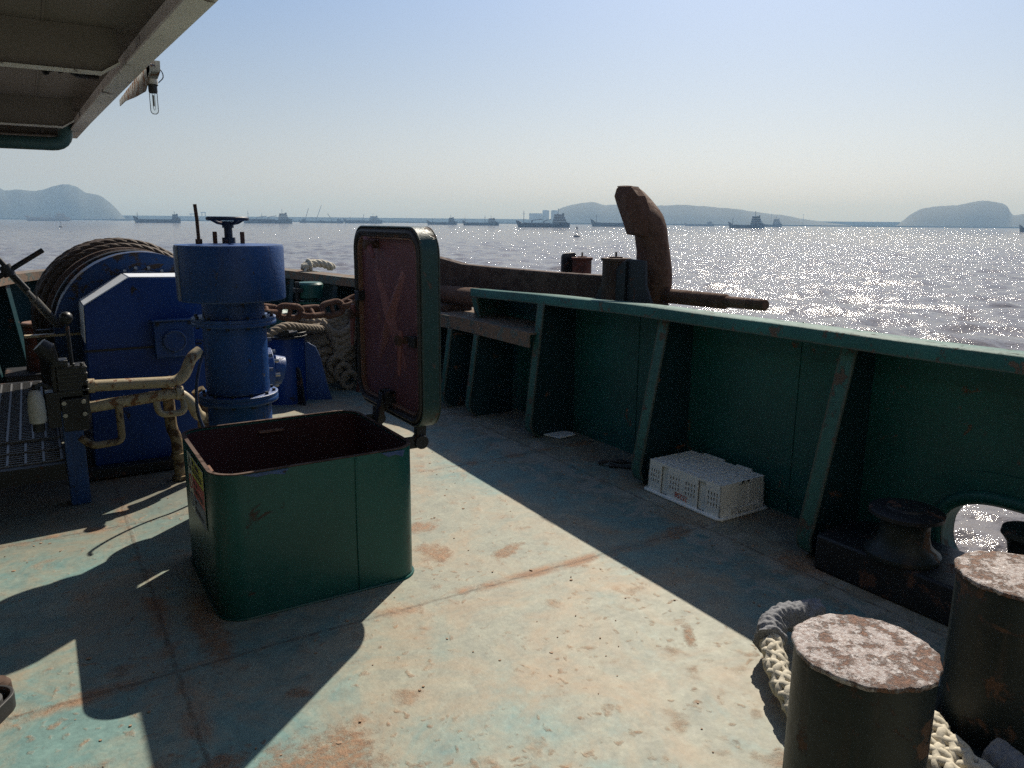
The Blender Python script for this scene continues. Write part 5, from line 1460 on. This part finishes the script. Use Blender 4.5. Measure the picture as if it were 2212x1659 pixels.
mb = MB(); mb.lathe((-.245, 2.90, .0), [(.035, 0), (.042, .012), (.040, .045), (.028, .06), (.0, .064)], 20, cap=False); tag(mb.build('rusty_nut', M['rust_dark'], ang=30), 'brown rusty round fitting lying behind the black tray', 'fitting')

# flakes of rust and paint scattered on the deck
mb = MB()
for i in range(380):
    x_ = rng.uniform(-.3, 3.3); y_ = rng.uniform(1.3, 5.2)
    if HX0-.03 < x_ < HX1+.03 and HY0-.03 < y_ < HY1+.03: continue
    if rng.random() < .45: x_ = 3.0+rng.normal(0, .18)
    if x_ > 3.4: continue
    s_ = .003+.006*rng.random()**3; a = rng.random()*6.28; n_ = 5
    pts = [(x_+s_*(.6+.7*rng.random())*math.cos(a+6.28*k2/n_), y_+s_*(.6+.7*rng.random())*math.sin(a+6.28*k2/n_)) for k2 in range(n_)]
    mb.prism(pts, (0,0,.0008), (1,0,0), (0,1,0), (rng.normal(0,.001), rng.normal(0,.001), .001+.003*rng.random()))
tag(mb.build('paint_flakes', M['flake']), kind='stuff')

# ================================================================ deck overhead at the left, with its lamp
ov = thing('overhanging_deck', 'grey steel underside of the deck overhanging from the left with shallow beams', 'overhanging deck', (-1, 3, 2.2))
ZP = 2.335
edge_pts = [(.545, -4.5), (.515, 2.4), (.475, 3.55), (.445, 4.7), (.415, 5.9), (.395, 6.98)]
mb = MB(); mb.prism([(-7, -4.5)]+edge_pts+[(-7, 6.98)], (0,0,ZP), (1,0,0), (0,1,0), (0,0,.01)); mb.build('plating', M['overhead'], ov)
mb = MB(); sweep(mb, edge_pts, .0, .008, 2.209, ZP-.0005); sweep(mb, edge_pts, -.004, .075, 2.196, 2.2085); mb.build('edge_girder', M['overhead_edge'], ov, bevel=.002)
mb = MB(); mb.bar((-7, 6.955, 2.27), (.39, 6.955, 2.27), .01, .128); mb.bar((-7, 6.93, 2.20), (.31, 6.93, 2.20), .06, .01); mb.build('end_girder', M['overhead'], ov)
for y_, ex in ((3.60, .465), (5.82, .41), (1.2, .52), (-1.2, .53)):
    mb = MB(); xe = ex-.085; xk = ex-.15
    poly = [(-7, ZP-.001), (-7, 2.166), (xk, 2.166), (xe, 2.212), (xe, ZP-.001)]
    mb.prism(poly, (0, y_, 0), (1,0,0), (0,0,1), (0,.01,0)); wb = mb.build('beam', M['overhead'], ov)
    mb = MB(); mb.prism([(-7, 2.158), (xk, 2.158), (xe+.004, 2.203), (xe+.004, 2.211), (xk, 2.1655), (-7, 2.1655)], (0, y_-.022, 0), (1,0,0), (0,0,1), (0,.054,0)); mb.build('beam_flange', M['overhead_edge'], wb)
for x_ in (.13, -.12, -.45): 
    mb = MB(); mb.box(x_-.004, x_+.004, -4.4, 6.9, ZP-.006, ZP-.0005); mb.build('weld_bead', M['overhead'], ov)
mb = MB(); mb.tube(bend([(.30, 6.42, ZP), (.30, 6.42, 2.105), (-3.5, 6.45, 2.09)], .09), .046, 16); tag(mb.build('drain_pipe', M['teal_pipe']), 'dark teal pipe with an elbow hanging under the far end of the overhanging deck', 'pipe')
pg = thing('pipe_hangers', 'small dark pipe stub with clamps and hose ends under the overhanging deck', 'pipe fitting', (.3, 3.9, 2.25))
mb = MB(); mb.tube([(.335, 3.70, ZP), (.335, 3.70, 2.21)], .020, 12); mb.build('stub', M['cable'], pg)
mb = MB(); mb.bar((.18, 3.93, 2.24), (.33, 3.85, 2.24), .012, .06); mb.build('bracket_plate', M['overhead'], pg)
for (a_, b_) in (((.145, 4.0, 2.235), (.205, 3.94, 2.24)), ((.135, 4.08, 2.225), (.195, 4.02, 2.23))):
    mb = MB(); mb.tube([a_, b_], .008, 8); mb.tube([Vector(a_), Vector(a_)+(Vector(b_)-Vector(a_))*.12], .018, 8); mb.tube([Vector(b_)-(Vector(b_)-Vector(a_))*.12, Vector(b_)], .018, 8); mb.build('clamp', M['dark'], pg)
for k2 in (0, .03): mb = MB(); mb.tube(spline([(.21+k2, 4.0, 2.235), (.26+k2, 4.05, 2.215), (.31+k2, 4.12, 2.225)], 5), .011, 8); mb.build('hose_end', M['dark'], pg)

lp = thing('glass_lamp', 'clear tubular glass lamp hanging from a rusty bracket on the deck edge', 'lamp', (.515, 3.72, 2.2))
LXp, LYp = .512, 3.70
mb = MB(); mb.prism([(3.56, 2.225), (3.575, 2.175), (3.75, 2.13), (4.1, 2.15), (4.5, 2.18), (4.75, 2.185), (4.75, 2.215)], (.492, 0, 0), (0,1,0), (0,0,1), (-.004,0,0)); mb.prism([(3.56, 2.225), (3.575, 2.185), (3.66, 2.17), (3.66, 2.22)], (.488, 0, 0), (0,1,0), (0,0,1), (.04,0,0)); mb.build('bracket', M['lamp_bracket'], lp)
mb = MB(); mb.lathe((LXp, LYp, 2.152), [(.021, 0), (.022, .01), (.021, .05), (.014, .058)], 18); mb.build('socket', M['plastic_dirty'], lp)
mb = MB(); mb.lathe((LXp, LYp, 2.118), [(.016, 0), (.018, .006), (.018, .028), (.023, .033)], 18); mb.build('collar', M['black_rubber'], lp)
mb = MB(); mb.lathe((LXp, LYp, 2.032-.08+.08), [(.0, .0), (.008, .0015), (.0135, .006), (.0165, .014), (.0165, .0855), (.0158, .0858)], 24, cap=False)
mb.lathe((LXp, LYp, 2.032), [(.0155, .0855), (.0155, .0145), (.0125, .0072), (.007, .003), (.0, .0018)], 24, cap=False); mb.build('glass_tube', M['glass'], lp)
mb = MB(); mb.tube([(LXp-.004, LYp, 2.115), (LXp-.004, LYp, 2.06), (LXp, LYp, 2.048)], .0012, 6); mb.tube([(LXp+.005, LYp, 2.115), (LXp+.005, LYp, 2.05)], .001, 6); mb.tube([(LXp, LYp, 2.11), (LXp, LYp, 2.065)], .003, 8); mb.build('filament', M['steel'], lp)
mb = MB(); mb.tube(spline([(.47, 3.52, 2.21), (.53, 3.60, 2.20), (.55, 3.66, 2.18), (.535, 3.69, 2.16)], 8), .0022, 6); mb.build('lead_wire', M['cable'], lp)
# unseen wall behind the foredeck, added to cut rear sky and bounce fill
M['fill_wall_paint'] = paint('fill_wall_paint', (.42, .43, .40), rust=.1, rough=.6)
hf = thing('unseen_deckhouse', 'unseen pale grey wall added behind the foredeck to shape the light', 'unseen_deckhouse', (0, -2.2, 0))
mb = MB(); mb.box(-7, 3.2, -2.6, -2.4, 0, 2.19); mb.build('lower_fill_wall', M['fill_wall_paint'], hf)
mb = MB(); mb.box(-7, 3.2, -2.6, -2.4, 2.36, 6.0); mb.build('upper_fill_wall', M['fill_wall_paint'], hf)
